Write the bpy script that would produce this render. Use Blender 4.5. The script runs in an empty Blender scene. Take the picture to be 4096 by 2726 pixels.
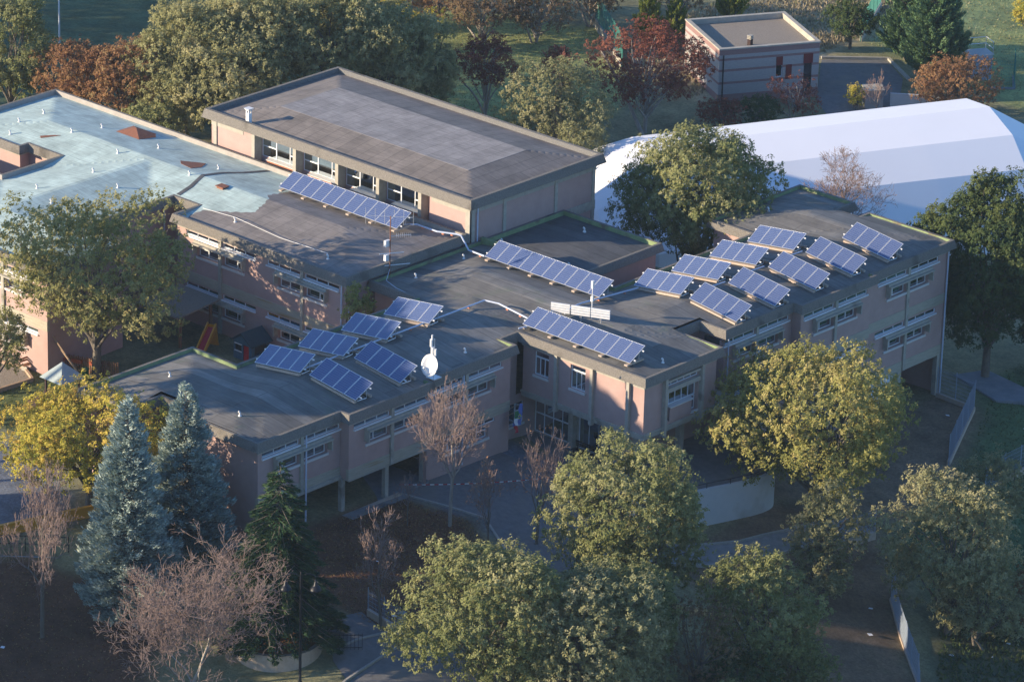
import bpy, bmesh, math, random
import numpy as np
from mathutils import Vector, Matrix
from mathutils.geometry import delaunay_2d_cdt
R = math.radians
rng = np.random.default_rng(7)
random.seed(7)
scene = bpy.context.scene
COL = scene.collection

# ------------------------------------------------------------------ camera
cam_d = bpy.data.cameras.new('camera'); cam = bpy.data.objects.new('camera', cam_d); COL.objects.link(cam)
yaw, pitch, roll = R(131.830312), R(22.250674), R(1.607514)
fw = Vector((math.cos(yaw)*math.cos(pitch), math.sin(yaw)*math.cos(pitch), -math.sin(pitch)))
rt = Vector((math.sin(yaw), -math.cos(yaw), 0)); up = rt.cross(fw)
r2 = rt*math.cos(roll) + up*math.sin(roll); u2 = up*math.cos(roll) - rt*math.sin(roll)
m = Matrix((r2, u2, -fw)).transposed().to_4x4(); m.translation = Vector((162.7857, -194.4320, 113.0))
cam.matrix_world = m
cam_d.sensor_width = 36; cam_d.lens = 17655.745/4096*36; cam_d.clip_start = 1; cam_d.clip_end = 6000
scene.camera = cam
# ------------------------------------------------------------------ sky, sun, exposure
SUN_AZ, SUN_EL = R(231.5), R(15.3)          # direction to the sun, measured from +X towards +Y
sun_dir = Vector((math.cos(SUN_AZ)*math.cos(SUN_EL), math.sin(SUN_AZ)*math.cos(SUN_EL), math.sin(SUN_EL)))
world = bpy.data.worlds.new('World'); scene.world = world; world.use_nodes = True
wn = world.node_tree.nodes; wl = world.node_tree.links
sky = wn.new('ShaderNodeTexSky'); sky.sky_type = 'NISHITA'; sky.sun_disc = False
sky.sun_elevation = SUN_EL; sky.sun_rotation = math.pi/2 - SUN_AZ
sky.air_density = 1.0; sky.dust_density = 0.3; sky.ozone_density = 3.0
tn = wn.new('ShaderNodeMixRGB'); tn.blend_type = 'MULTIPLY'; tn.inputs[0].default_value = 1; tn.inputs[2].default_value = (.80, 1.0, 1.27, 1)   # clear cold autumn air
wl.new(sky.outputs[0], tn.inputs[1]); wl.new(tn.outputs[0], wn['Background'].inputs[0]); wn['Background'].inputs[1].default_value = 0.11
sl = bpy.data.lights.new('sun', 'SUN'); so = bpy.data.objects.new('sun', sl); COL.objects.link(so)
sl.energy = 5.0; sl.angle = R(0.5); sl.color = (1.0, 0.82, 0.59)
so.rotation_euler = sun_dir.to_track_quat('Z', 'Y').to_euler()
so.location = (0, 0, 60)
scene.view_settings.view_transform = 'Standard'; scene.view_settings.look = 'None'
scene.view_settings.exposure = 0.92; scene.view_settings.gamma = 1.0
scene.view_settings.use_curve_mapping = False

# ------------------------------------------------------------------ materials
MATS = {}
def nodes(name):
    mt = bpy.data.materials.new(name); mt.use_nodes = True; MATS[name] = mt
    nt = mt.node_tree; return mt, nt, nt.nodes['Principled BSDF']
def mat(name, c1, c2=None, scale=3.0, rough=.8, spec=.3, bump=0.0, bscale=30.0, metal=0, stretch=(1,1,1), c3=None, s3=.4, t3=.55, coord='Object'):
    mt, nt, b = nodes(name); L = nt.links.new
    b.inputs['Roughness'].default_value = rough; b.inputs['Specular IOR Level'].default_value = spec; b.inputs['Metallic'].default_value = metal
    tc = nt.nodes.new('ShaderNodeTexCoord'); mp = nt.nodes.new('ShaderNodeMapping'); mp.inputs['Scale'].default_value = stretch
    L(tc.outputs[coord], mp.inputs[0])
    col = None
    if c2 is None: b.inputs['Base Color'].default_value = (*c1, 1)
    else:
        n = nt.nodes.new('ShaderNodeTexNoise'); n.inputs['Scale'].default_value = scale; n.inputs['Detail'].default_value = 6; n.inputs['Roughness'].default_value = .65
        L(mp.outputs[0], n.inputs[0])
        r = nt.nodes.new('ShaderNodeValToRGB'); r.color_ramp.elements[0].position = .3; r.color_ramp.elements[1].position = .7
        r.color_ramp.elements[0].color = (*c1, 1); r.color_ramp.elements[1].color = (*c2, 1); L(n.outputs[0], r.inputs[0]); col = r.outputs[0]
        if c3 is not None:
            n3 = nt.nodes.new('ShaderNodeTexNoise'); n3.inputs['Scale'].default_value = s3; n3.inputs['Detail'].default_value = 5; L(mp.outputs[0], n3.inputs[0])
            r3 = nt.nodes.new('ShaderNodeValToRGB'); r3.color_ramp.elements[0].position = t3; r3.color_ramp.elements[1].position = t3+.12; L(n3.outputs[0], r3.inputs[0])
            mx = nt.nodes.new('ShaderNodeMixRGB'); L(r3.outputs[0], mx.inputs[0]); L(col, mx.inputs[1]); mx.inputs[2].default_value = (*c3, 1); col = mx.outputs[0]
        L(col, b.inputs['Base Color'])
    if bump:
        nb = nt.nodes.new('ShaderNodeTexNoise'); nb.inputs['Scale'].default_value = bscale; nb.inputs['Detail'].default_value = 4; L(mp.outputs[0], nb.inputs[0])
        bp = nt.nodes.new('ShaderNodeBump'); bp.inputs['Strength'].default_value = min(bump*2,1); bp.inputs['Distance'].default_value = bump*.1; L(nb.outputs[0], bp.inputs['Height']); L(bp.outputs[0], b.inputs['Normal'])
    return mt
def felt(name, base, var, seam, moss, mosst, rot=0.0, width=1.0, length=7.0):
    """bitumen felt laid in strips: tone changes from strip to strip, dark lapped seams, stains and moss"""
    mt, nt, b = nodes(name); L = nt.links.new; N = nt.nodes.new
    tc = N('ShaderNodeTexCoord'); mp = N('ShaderNodeMapping'); mp.inputs['Rotation'].default_value = (0, 0, rot); L(tc.outputs['Object'], mp.inputs[0])
    br = N('ShaderNodeTexBrick'); br.inputs['Scale'].default_value = 1; br.inputs['Brick Width'].default_value = length; br.inputs['Row Height'].default_value = width
    br.inputs['Mortar Size'].default_value = .03; br.inputs['Mortar Smooth'].default_value = .6; br.offset = .37
    lo = [max(c*(1-var), 0) for c in base]; hi = [c*(1+var) for c in base]
    br.inputs['Color1'].default_value = (*lo, 1); br.inputs['Color2'].default_value = (*hi, 1); br.inputs['Mortar'].default_value = (*seam, 1)
    L(mp.outputs[0], br.inputs[0])
    n1 = N('ShaderNodeTexNoise'); n1.inputs['Scale'].default_value = .55; n1.inputs['Detail'].default_value = 8; n1.inputs['Roughness'].default_value = .7; L(tc.outputs['Object'], n1.inputs[0])
    mr = N('ShaderNodeMapRange'); mr.inputs[1].default_value = .3; mr.inputs[2].default_value = .7; mr.inputs[3].default_value = .72; mr.inputs[4].default_value = 1.25; L(n1.outputs[0], mr.inputs[0])
    vm = N('ShaderNodeVectorMath'); vm.operation = 'SCALE'; L(br.outputs[0], vm.inputs[0]); L(mr.outputs[0], vm.inputs['Scale'])
    ms = N('ShaderNodeMapping'); ms.inputs['Rotation'].default_value = (0, 0, rot); ms.inputs['Scale'].default_value = (.5, 6, 1); L(tc.outputs['Object'], ms.inputs[0])
    n2 = N('ShaderNodeTexNoise'); n2.inputs['Scale'].default_value = 1.3; n2.inputs['Detail'].default_value = 6; L(ms.outputs[0], n2.inputs[0])
    mr2 = N('ShaderNodeMapRange'); mr2.inputs[1].default_value = .3; mr2.inputs[2].default_value = .7; mr2.inputs[3].default_value = .82; mr2.inputs[4].default_value = 1.18; L(n2.outputs[0], mr2.inputs[0])
    vm2 = N('ShaderNodeVectorMath'); vm2.operation = 'SCALE'; L(vm.outputs[0], vm2.inputs[0]); L(mr2.outputs[0], vm2.inputs['Scale'])
    n3 = N('ShaderNodeTexNoise'); n3.inputs['Scale'].default_value = .38; n3.inputs['Detail'].default_value = 7; n3.inputs['Roughness'].default_value = .72; L(tc.outputs['Object'], n3.inputs[0])
    r3 = N('ShaderNodeValToRGB'); r3.color_ramp.elements[0].position = mosst; r3.color_ramp.elements[1].position = mosst+.16; r3.color_ramp.elements[1].color = (.75, .75, .75, 1); L(n3.outputs[0], r3.inputs[0])
    mx = N('ShaderNodeMixRGB'); L(r3.outputs[0], mx.inputs[0]); L(vm2.outputs[0], mx.inputs[1]); mx.inputs[2].default_value = (*moss, 1); L(mx.outputs[0], b.inputs['Base Color'])
    b.inputs['Roughness'].default_value = .75; b.inputs['Specular IOR Level'].default_value = .35
    nb = N('ShaderNodeTexNoise'); nb.inputs['Scale'].default_value = 14; nb.inputs['Detail'].default_value = 5; L(tc.outputs['Object'], nb.inputs[0])
    bp = N('ShaderNodeBump'); bp.inputs['Strength'].default_value = .5; bp.inputs['Distance'].default_value = .02; L(nb.outputs[0], bp.inputs['Height']); L(bp.outputs[0], b.inputs['Normal'])
    return mt
def foliage(name, cols, trans=.38):
    mt = bpy.data.materials.new(name); mt.use_nodes = True; nt = mt.node_tree; N = nt.nodes.new; L = nt.links.new
    nt.nodes.remove(nt.nodes['Principled BSDF']); out = nt.nodes['Material Output']
    at = N('ShaderNodeAttribute'); at.attribute_name = 'tint'
    r = N('ShaderNodeValToRGB'); el = r.color_ramp.elements
    while len(el) < len(cols): el.new(.5)
    for i, c in enumerate(cols): el[i].position = i/(len(cols)-1); el[i].color = (*c, 1)
    L(at.outputs['Fac'], r.inputs[0])
    d = N('ShaderNodeBsdfDiffuse'); t = N('ShaderNodeBsdfTranslucent'); L(r.outputs[0], d.inputs[0]); L(r.outputs[0], t.inputs[0])
    mx = N('ShaderNodeMixShader'); mx.inputs[0].default_value = trans; L(d.outputs[0], mx.inputs[1]); L(t.outputs[0], mx.inputs[2]); L(mx.outputs[0], out.inputs[0])
    MATS[name] = mt; return mt

mat('plaster', (.43,.295,.262), (.485,.338,.30), 1.2, .9, .2, .1, 60, c3=(.41,.275,.245), s3=.25, t3=.56)
mat('concrete', (.34,.32,.27), (.46,.43,.36), 2.5, .9, .2, .2, 40, c3=(.24,.22,.18), s3=.7, t3=.6)
mat('board_concrete', (.36,.33,.26), (.50,.46,.36), 2.0, .9, .2, .3, 18, stretch=(.6,.6,7), c3=(.36,.25,.12), s3=.5, t3=.62)
mat('aggregate', (.14,.127,.11), (.29,.268,.235), 16, .95, .2, .7, 22, c3=(.105,.095,.08), s3=.5, t3=.6)
mat('pebble_grey', (.12,.12,.12), (.30,.29,.27), 18, .95, .2, .7, 24)
mat('moss_green', (.17,.23,.11), (.28,.35,.17), 1.5, .85, .3, .2, 30, c3=(.17,.13,.09), s3=.8, t3=.57)
mat('teal_flashing', (.30,.27,.24), (.38,.35,.31), 2, .6, .4, 0)
mat('white_frame', (.74,.76,.78), None, rough=.4)
mat('sill', (.60,.58,.55), (.68,.66,.62), 6, .7)
mat('room', (.035,.038,.042), (.07,.07,.075), 1.1, .9)
mat('blind', (.52,.56,.52), (.60,.63,.58), 1, .8, stretch=(1,1,10))
mat('alu', (.72,.73,.74), None, rough=.35, metal=.6)
mat('white_paint', (.78,.78,.77), (.70,.70,.69), 4, .5)
mat('pvc', (.50,.56,.68), (.58,.63,.74), 3, .35)
mat('steel', (.6,.62,.65), None, rough=.18, metal=1)
mat('black_metal', (.012,.013,.016), None, rough=.4)
mat('bark', (.11,.095,.075), (.2,.175,.145), 7, .9, .2, .5, 18, stretch=(1,1,.3))
mat('bark_pale', (.30,.26,.22), (.42,.37,.31), 6, .9, .2, .3, 18, stretch=(1,1,.3))
mat('twig', (.22,.155,.135), (.31,.23,.20), 4, .9)
mat('brick_red', (.45,.17,.10), (.55,.24,.15), 8, .85)
mat('kerb', (.30,.29,.26), (.40,.38,.34), 5, .9, .2, .2, 30)
mat('kerb_tan', (.42,.33,.26), (.52,.42,.33), 5, .9, .2, .2, 30)
mat('asphalt', (.15,.15,.15), (.215,.21,.205), 2.2, .9, .2, .3, 40, c3=(.22,.205,.18), s3=.3, t3=.58)
mat('paving', (.19,.19,.185), (.27,.265,.255), 2.2, .9, .2, .3, 40, c3=(.10,.08,.06), s3=.4, t3=.6)
mat('slab_concrete', (.17,.19,.21), (.25,.265,.28), 1.1, .9, .2, .3, 20)
mat('wall_grey', (.50,.52,.52), (.57,.58,.57), .8, .85, c3=(.42,.42,.39), s3=.35, t3=.6)
mat('mesh_grey', (.30,.36,.44), None, rough=.6)
mat('green_mesh', (.05,.22,.18), None, rough=.6)
mat('wood', (.20,.10,.055), (.30,.165,.09), 6, .8, stretch=(1,1,.3))
mat('wood_dark', (.035,.02,.018), (.06,.035,.03), 6, .8)
mat('wood_pale', (.38,.26,.17), (.46,.33,.22), 6, .8)
mat('play_red', (.42,.012,.03), None, rough=.4)
mat('play_yellow', (.62,.30,.03), None, rough=.4)
mat('play_blue', (.05,.11,.17), (.07,.15,.22), 3, .6)
mat('play_roof', (.03,.06,.075), (.045,.08,.09), 3, .7)
mat('slate', (.30,.36,.36), (.36,.42,.42), 3, .7)
mat('tent', (.84,.85,.87), (.87,.88,.90), .3, .45)
mat('tent_teal', (.05,.40,.45), None, rough=.5)
mat('block_white', (.33,.31,.30), (.41,.39,.37), 4, .9, .2, .25, 30, stretch=(1,1,4))
mat('block_red', (.25,.155,.145), (.31,.195,.18), 4, .9, .2, .25, 30, stretch=(1,1,4))
mat('shutter_red', (.16,.02,.02), None, rough=.6)
mat('gravel', (.22,.19,.155), (.36,.31,.25), 14, .95, .2, .6, 16)
mat('yellow_paper', (.75,.72,.02), None, rough=.7)
mat('paper', (.78,.80,.84), None, rough=.8)
mat('flag_blue', (.10,.18,.50), None, rough=.8)
mat('flag_green', (.02,.18,.07), None, rough=.8)
mat('flag_red', (.45,.02,.03), None, rough=.8)
mat('terracotta', (.38,.10,.05), None, rough=.8)
mat('bin_green', (.02,.16,.08), None, rough=.5)
mat('rust', (.20,.085,.05), (.28,.12,.07), 5, .7)
mat('litter_leaf', (.30,.13,.05), (.42,.20,.08), 3, .9)
mat('tape', (.8,.8,.8), None, rough=.6)
felt('roof_main', (.175,.167,.15), .24, (.095,.09,.082), (.125,.155,.105), .56, 0, 1.0, 11.3)
felt('roof_mid', (.225,.20,.18), .08, (.14,.125,.115), (.18,.19,.15), .72, R(90), 1.0, 13.0)
felt('roof_gym', (.215,.185,.158), .08, (.115,.10,.085), (.25,.222,.195), .57, R(90), 1.0, 23.0)
felt('roof_teal', (.45,.555,.505), .03, (.33,.43,.40), (.475,.57,.51), .52, R(90), 1.0, 21.0)
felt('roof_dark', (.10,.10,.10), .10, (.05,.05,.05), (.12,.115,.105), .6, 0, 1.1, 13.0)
# glass: see-through with a clean reflection
mt = bpy.data.materials.new('glass'); mt.use_nodes = True; MATS['glass'] = mt; nt = mt.node_tree
nt.nodes.remove(nt.nodes['Principled BSDF'])
tr = nt.nodes.new('ShaderNodeBsdfTransparent'); tr.inputs[0].default_value = (.62,.68,.68,1); gl = nt.nodes.new('ShaderNodeBsdfGlossy'); gl.inputs['Roughness'].default_value = .04; gl.inputs[0].default_value = (.5,.56,.6,1)
fr = nt.nodes.new('ShaderNodeFresnel'); fr.inputs[0].default_value = 1.6; mx = nt.nodes.new('ShaderNodeMixShader')
nt.links.new(fr.outputs[0], mx.inputs[0]); nt.links.new(tr.outputs[0], mx.inputs[1]); nt.links.new(gl.outputs[0], mx.inputs[2]); nt.links.new(mx.outputs[0], nt.nodes['Material Output'].inputs[0])
# solar cells: 6 x 10 polycrystalline cells with pale gaps under glass
mt, nt, b = nodes('solar_cells'); N = nt.nodes.new; L = nt.links.new
uv = N('ShaderNodeUVMap'); sx = N('ShaderNodeSeparateXYZ'); L(uv.outputs[0], sx.inputs[0])
def gridline(out, n, wd):
    a = N('ShaderNodeMath'); a.operation = 'MULTIPLY'; a.inputs[1].default_value = n; L(out, a.inputs[0])
    f_ = N('ShaderNodeMath'); f_.operation = 'FRACT'; L(a.outputs[0], f_.inputs[0])
    s_ = N('ShaderNodeMath'); s_.operation = 'SUBTRACT'; s_.inputs[1].default_value = .5; L(f_.outputs[0], s_.inputs[0])
    ab = N('ShaderNodeMath'); ab.operation = 'ABSOLUTE'; L(s_.outputs[0], ab.inputs[0])
    g = N('ShaderNodeMath'); g.operation = 'GREATER_THAN'; g.inputs[1].default_value = .5-wd; L(ab.outputs[0], g.inputs[0]); return g.outputs[0]
g1 = gridline(sx.outputs[0], 6, .012); g2 = gridline(sx.outputs[1], 10, .035)
mxn = N('ShaderNodeMath'); mxn.operation = 'MAXIMUM'; L(g1, mxn.inputs[0]); L(g2, mxn.inputs[1])
vor = N('ShaderNodeTexVoronoi'); vor.inputs['Scale'].default_value = 24; L(uv.outputs[0], vor.inputs[0])
rp = N('ShaderNodeValToRGB'); rp.color_ramp.elements[0].color = (.055,.085,.19,1); rp.color_ramp.elements[1].color = (.09,.13,.26,1); L(vor.outputs['Color'], rp.inputs[0])
mc = N('ShaderNodeMixRGB'); L(mxn.outputs[0], mc.inputs[0]); L(rp.outputs[0], mc.inputs[1]); mc.inputs[2].default_value = (.33,.37,.48,1); L(mc.outputs[0], b.inputs['Base Color'])
b.inputs['Roughness'].default_value = .22; b.inputs['Specular IOR Level'].default_value = .6; b.inputs['Coat Weight'].default_value = .35; b.inputs['Coat Roughness'].default_value = .12
# ground: colour per kind of surface in the attribute 'soil', broken up by noise
mt, nt, b = nodes('soil'); N = nt.nodes.new; L = nt.links.new
at = N('ShaderNodeAttribute'); at.attribute_name = 'soil'; tc = N('ShaderNodeTexCoord')
n1 = N('ShaderNodeTexNoise'); n1.inputs['Scale'].default_value = .35; n1.inputs['Detail'].default_value = 10; n1.inputs['Roughness'].default_value = .75; L(tc.outputs['Object'], n1.inputs[0])
m1 = N('ShaderNodeMapRange'); m1.inputs[1].default_value = .3; m1.inputs[2].default_value = .7; m1.inputs[3].default_value = .55; m1.inputs[4].default_value = 1.45; L(n1.outputs[0], m1.inputs[0])
n2 = N('ShaderNodeTexNoise'); n2.inputs['Scale'].default_value = 5; n2.inputs['Detail'].default_value = 8; n2.inputs['Roughness'].default_value = .8; L(tc.outputs['Object'], n2.inputs[0])
m2 = N('ShaderNodeMapRange'); m2.inputs[1].default_value = .3; m2.inputs[2].default_value = .7; m2.inputs[3].default_value = .6; m2.inputs[4].default_value = 1.4; L(n2.outputs[0], m2.inputs[0])
mm = N('ShaderNodeMath'); mm.operation = 'MULTIPLY'; L(m1.outputs[0], mm.inputs[0]); L(m2.outputs[0], mm.inputs[1])
vs = N('ShaderNodeVectorMath'); vs.operation = 'SCALE'; L(at.outputs['Color'], vs.inputs[0]); L(mm.outputs[0], vs.inputs['Scale'])
n3 = N('ShaderNodeTexNoise'); n3.inputs['Scale'].default_value = .9; n3.inputs['Detail'].default_value = 9; n3.inputs['Roughness'].default_value = .8; L(tc.outputs['Object'], n3.inputs[0])
r3 = N('ShaderNodeValToRGB'); r3.color_ramp.elements[0].position = .52; r3.color_ramp.elements[1].position = .7; r3.color_ramp.elements[1].color = (.6,.6,.6,1); L(n3.outputs[0], r3.inputs[0])
hs = N('ShaderNodeHueSaturation'); hs.inputs['Hue'].default_value = .54; hs.inputs['Value'].default_value = .8; L(vs.outputs[0], hs.inputs['Color'])
mc = N('ShaderNodeMixRGB'); L(r3.outputs[0], mc.inputs[0]); L(vs.outputs[0], mc.inputs[1]); L(hs.outputs[0], mc.inputs[2]); L(mc.outputs[0], b.inputs['Base Color'])
b.inputs['Roughness'].default_value = .95; b.inputs['Specular IOR Level'].default_value = .15
bp = N('ShaderNodeBump'); bp.inputs['Strength'].default_value = .8; bp.inputs['Distance'].default_value = .09; L(n2.outputs[0], bp.inputs['Height']); L(bp.outputs[0], b.inputs['Normal'])
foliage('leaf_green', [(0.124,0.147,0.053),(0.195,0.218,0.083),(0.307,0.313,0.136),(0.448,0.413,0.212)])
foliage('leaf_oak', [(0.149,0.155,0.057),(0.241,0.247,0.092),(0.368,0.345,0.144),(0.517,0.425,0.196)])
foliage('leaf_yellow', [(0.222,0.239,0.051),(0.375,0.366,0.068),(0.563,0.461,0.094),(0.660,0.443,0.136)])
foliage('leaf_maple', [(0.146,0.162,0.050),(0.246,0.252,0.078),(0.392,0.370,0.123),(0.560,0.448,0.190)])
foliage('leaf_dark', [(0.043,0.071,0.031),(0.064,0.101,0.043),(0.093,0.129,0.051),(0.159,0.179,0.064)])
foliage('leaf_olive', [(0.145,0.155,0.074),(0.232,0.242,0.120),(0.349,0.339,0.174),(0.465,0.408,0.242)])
foliage('leaf_back', [(0.184,0.190,0.086),(0.287,0.287,0.132),(0.414,0.391,0.190),(0.529,0.460,0.265)])
foliage('leaf_red', [(.12,.052,.04),(.22,.085,.06),(.31,.125,.085),(.40,.19,.11)])
foliage('leaf_rust', [(.17,.09,.05),(.28,.15,.08),(.38,.22,.11),(.33,.28,.13)])
foliage('leaf_brown', [(0.102,0.080,0.051),(0.189,0.131,0.080),(0.275,0.196,0.116),(0.232,0.217,0.072)])
foliage('leaf_spruce', [(0.180,0.240,0.222),(0.288,0.360,0.324),(0.432,0.504,0.444),(0.552,0.600,0.504)], .12)
foliage('leaf_cedar', [(0.022,0.050,0.030),(0.037,0.075,0.037),(0.062,0.106,0.050),(0.138,0.188,0.069)], .15)
foliage('leaf_thuja', [(0.109,0.147,0.031),(0.186,0.225,0.046),(0.279,0.310,0.070),(0.372,0.372,0.109)], .15)
foliage('leaf_cypress', [(0.062,0.116,0.054),(0.109,0.186,0.085),(0.171,0.264,0.124),(0.264,0.341,0.171)], .15)
foliage('leaf_few', [(0.341,0.155,0.078),(0.465,0.232,0.124),(0.558,0.310,0.171),(0.465,0.248,0.109)])
foliage('dry_grass', [(0.248,0.209,0.132),(0.372,0.310,0.202),(0.465,0.388,0.264),(0.310,0.295,0.139)])

# ------------------------------------------------------------------ mesh helpers
def wloc(o):
    v = Vector((0,0,0))
    while o: v += o.location; o = o.parent
    return v
def tag(o, label=None, cat=None, group=None, kind=None):
    if label: o['label'] = label
    if cat: o['category'] = cat
    if group: o['group'] = group
    if kind: o['kind'] = kind
    return o
def thing(name, label, cat, loc=(0,0,0), group=None):
    o = bpy.data.objects.new(name, None); o.empty_display_size = .3; COL.objects.link(o); o.location = loc
    return tag(o, label, cat, group)
class MB:
    def __init__(s): s.v = []; s.f = []
    def add(s, vs, fs):
        k = len(s.v); s.v += [tuple(p) for p in vs]; s.f += [tuple(i+k for i in q) for q in fs]; return s
    def hexa(s, c): return s.add(c, [(0,3,2,1),(4,5,6,7),(0,1,5,4),(1,2,6,5),(2,3,7,6),(3,0,4,7)])
    def box(s, x0, x1, y0, y1, z0, z1):
        return s.hexa([(x0,y0,z0),(x1,y0,z0),(x1,y1,z0),(x0,y1,z0),(x0,y0,z1),(x1,y0,z1),(x1,y1,z1),(x0,y1,z1)])
    def quad(s, a, b, c, d): return s.add([a,b,c,d], [(0,1,2,3)])
    def tube(s, pts, rad, n=8, cap=True):
        pts = [Vector(p) for p in pts]; rs = rad if isinstance(rad, (list, tuple)) else [rad]*len(pts)
        k = len(s.v); ref = Vector((.13,.27,.95))
        for i, p in enumerate(pts):
            d = (pts[min(i+1, len(pts)-1)]-pts[max(i-1, 0)]); d = d.normalized() if d.length > 1e-9 else Vector((0,0,1))
            a = d.cross(ref if abs(d.dot(ref)) < .93 else Vector((1,0,0))).normalized(); b = d.cross(a)
            for j in range(n):
                t = 2*math.pi*j/n; s.v.append(tuple(p+(a*math.cos(t)+b*math.sin(t))*rs[i]))
        for i in range(len(pts)-1):
            for j in range(n): s.f.append((k+i*n+j, k+i*n+(j+1)%n, k+(i+1)*n+(j+1)%n, k+(i+1)*n+j))
        if cap: s.f.append(tuple(k+j for j in reversed(range(n)))); s.f.append(tuple(k+(len(pts)-1)*n+j for j in range(n)))
        return s
    def lathe(s, c, prof, n=16):
        k = len(s.v); c = Vector(c)
        for r, z in prof:
            for j in range(n): t = 2*math.pi*j/n; s.v.append((c.x+r*math.cos(t), c.y+r*math.sin(t), c.z+z))
        for i in range(len(prof)-1):
            for j in range(n): s.f.append((k+i*n+j, k+i*n+(j+1)%n, k+(i+1)*n+(j+1)%n, k+(i+1)*n+j))
        s.f.append(tuple(k+j for j in reversed(range(n)))); s.f.append(tuple(k+(len(prof)-1)*n+j for j in range(n)))
        return s
    def prism(s, poly, z0, z1):
        n = len(poly); k = len(s.v)
        zz = (lambda z: z if callable(z) else (lambda x, y: z))
        s.v += [(x, y, zz(z0)(x, y)) for x, y in poly]+[(x, y, zz(z1)(x, y)) for x, y in poly]
        s.f.append(tuple(k+i for i in reversed(range(n)))); s.f.append(tuple(k+n+i for i in range(n)))
        for i in range(n): s.f.append((k+i, k+(i+1)%n, k+n+(i+1)%n, k+n+i))
        return s
    def build(s, name, mt, parent=None, smooth=False, local=False):
        me = bpy.data.meshes.new(name); o0 = wloc(parent) if (parent and not local) else Vector((0,0,0))
        me.from_pydata([(x-o0.x, y-o0.y, z-o0.z) for x, y, z in s.v], [], s.f)
        if smooth: me.polygons.foreach_set('use_smooth', [True]*len(me.polygons))
        me.materials.append(MATS[mt]); o = bpy.data.objects.new(name, me); COL.objects.link(o); o.parent = parent
        return o
def solo(mb, name, mt, label, cat, loc, group=None, smooth=False):
    """a thing that is one mesh, origin at its base"""
    me = bpy.data.meshes.new(name); me.from_pydata([(x-loc[0], y-loc[1], z-loc[2]) for x, y, z in mb.v], [], mb.f)
    if smooth: me.polygons.foreach_set('use_smooth', [True]*len(me.polygons))
    me.materials.append(MATS[mt]); o = bpy.data.objects.new(name, me); COL.objects.link(o); o.location = loc
    return tag(o, label, cat, group)
def copy_tree(o, parent=None):
    c = o.copy(); COL.objects.link(c); c.parent = parent
    for ch in list(o.children): copy_tree(ch, c)
    return c

def painted(name, paint, bare_, stops, ox, oy):
    """paint covers the felt up to an irregular edge given as (y, x) stops"""
    mt = MATS[paint].copy(); mt.name = name; MATS[name] = mt; nt = mt.node_tree; N = nt.nodes.new; L = nt.links.new
    b1 = nt.nodes['Principled BSDF']; out = nt.nodes['Material Output']
    src = MATS[bare_].node_tree; mp_ = {}
    for n in src.nodes:
        if n.type == 'OUTPUT_MATERIAL': continue
        c = N(n.bl_idname); mp_[n.name] = c
        for i, p in enumerate(n.inputs):
            if hasattr(p, 'default_value') and not p.is_linked:
                try: c.inputs[i].default_value = p.default_value
                except Exception: pass
        for a in ('operation','offset','blend_type'):
            if hasattr(n, a):
                try: setattr(c, a, getattr(n, a))
                except Exception: pass
        if n.type == 'VALTORGB':
            for i in range(2): c.color_ramp.elements[i].position = n.color_ramp.elements[i].position; c.color_ramp.elements[i].color = n.color_ramp.elements[i].color
    for l in src.links:
        if l.to_node.type == 'OUTPUT_MATERIAL': continue
        oi = [o.identifier for o in l.from_node.outputs].index(l.from_socket.identifier); ii = [o.identifier for o in l.to_node.inputs].index(l.to_socket.identifier)
        L(mp_[l.from_node.name].outputs[oi], mp_[l.to_node.name].inputs[ii])
    b2 = mp_['Principled BSDF']
    tc = N('ShaderNodeTexCoord'); sx = N('ShaderNodeSeparateXYZ'); L(tc.outputs['Object'], sx.inputs[0])
    ys = [q[0]-oy for q in stops]; xs = [q[1]-ox for q in stops]; y0, y1, x0, x1 = min(ys), max(ys), min(xs)-.01, max(xs)+.01
    mr = N('ShaderNodeMapRange'); mr.inputs[1].default_value = y0; mr.inputs[2].default_value = y1; L(sx.outputs[1], mr.inputs[0])
    cr = N('ShaderNodeValToRGB'); el = cr.color_ramp.elements
    while len(el) < len(ys): el.new(.5)
    for i, (a, b) in enumerate(zip(ys, xs)): el[i].position = (a-y0)/(y1-y0); v = (b-x0)/(x1-x0); el[i].color = (v, v, v, 1)
    L(mr.outputs[0], cr.inputs[0]); m2 = N('ShaderNodeMapRange'); m2.inputs[3].default_value = x0; m2.inputs[4].default_value = x1; L(cr.outputs[0], m2.inputs[0])
    nz = N('ShaderNodeTexNoise'); nz.inputs['Scale'].default_value = 2.5; nz.inputs['Detail'].default_value = 6; L(tc.outputs['Object'], nz.inputs[0])
    nr = N('ShaderNodeMapRange'); nr.inputs[3].default_value = -.35; nr.inputs[4].default_value = .35; L(nz.outputs[0], nr.inputs[0])
    ad = N('ShaderNodeMath'); L(m2.outputs[0], ad.inputs[0]); L(nr.outputs[0], ad.inputs[1])
    gt = N('ShaderNodeMath'); gt.operation = 'GREATER_THAN'; L(sx.outputs[0], gt.inputs[0]); L(ad.outputs[0], gt.inputs[1])
    ms = N('ShaderNodeMixShader'); L(gt.outputs[0], ms.inputs[0]); L(b1.outputs[0], ms.inputs[1]); L(b2.outputs[0], ms.inputs[2]); L(ms.outputs[0], out.inputs[0])
painted('roof_painted', 'roof_teal', 'roof_mid', [(-15.8,-30),(-3.2,-30),(-3.0,-39.2),(-.6,-39.2),(.2,-37.6),(1.2,-35.9),(3.3,-36.6),(3.9,-37.4),(9.0,-37.4)], -40, 0)
felt('roof_gym_top', (.29,.268,.25), .05, (.19,.172,.16), (.35,.335,.315), .55, R(90), 1.0, 23.0)

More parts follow.
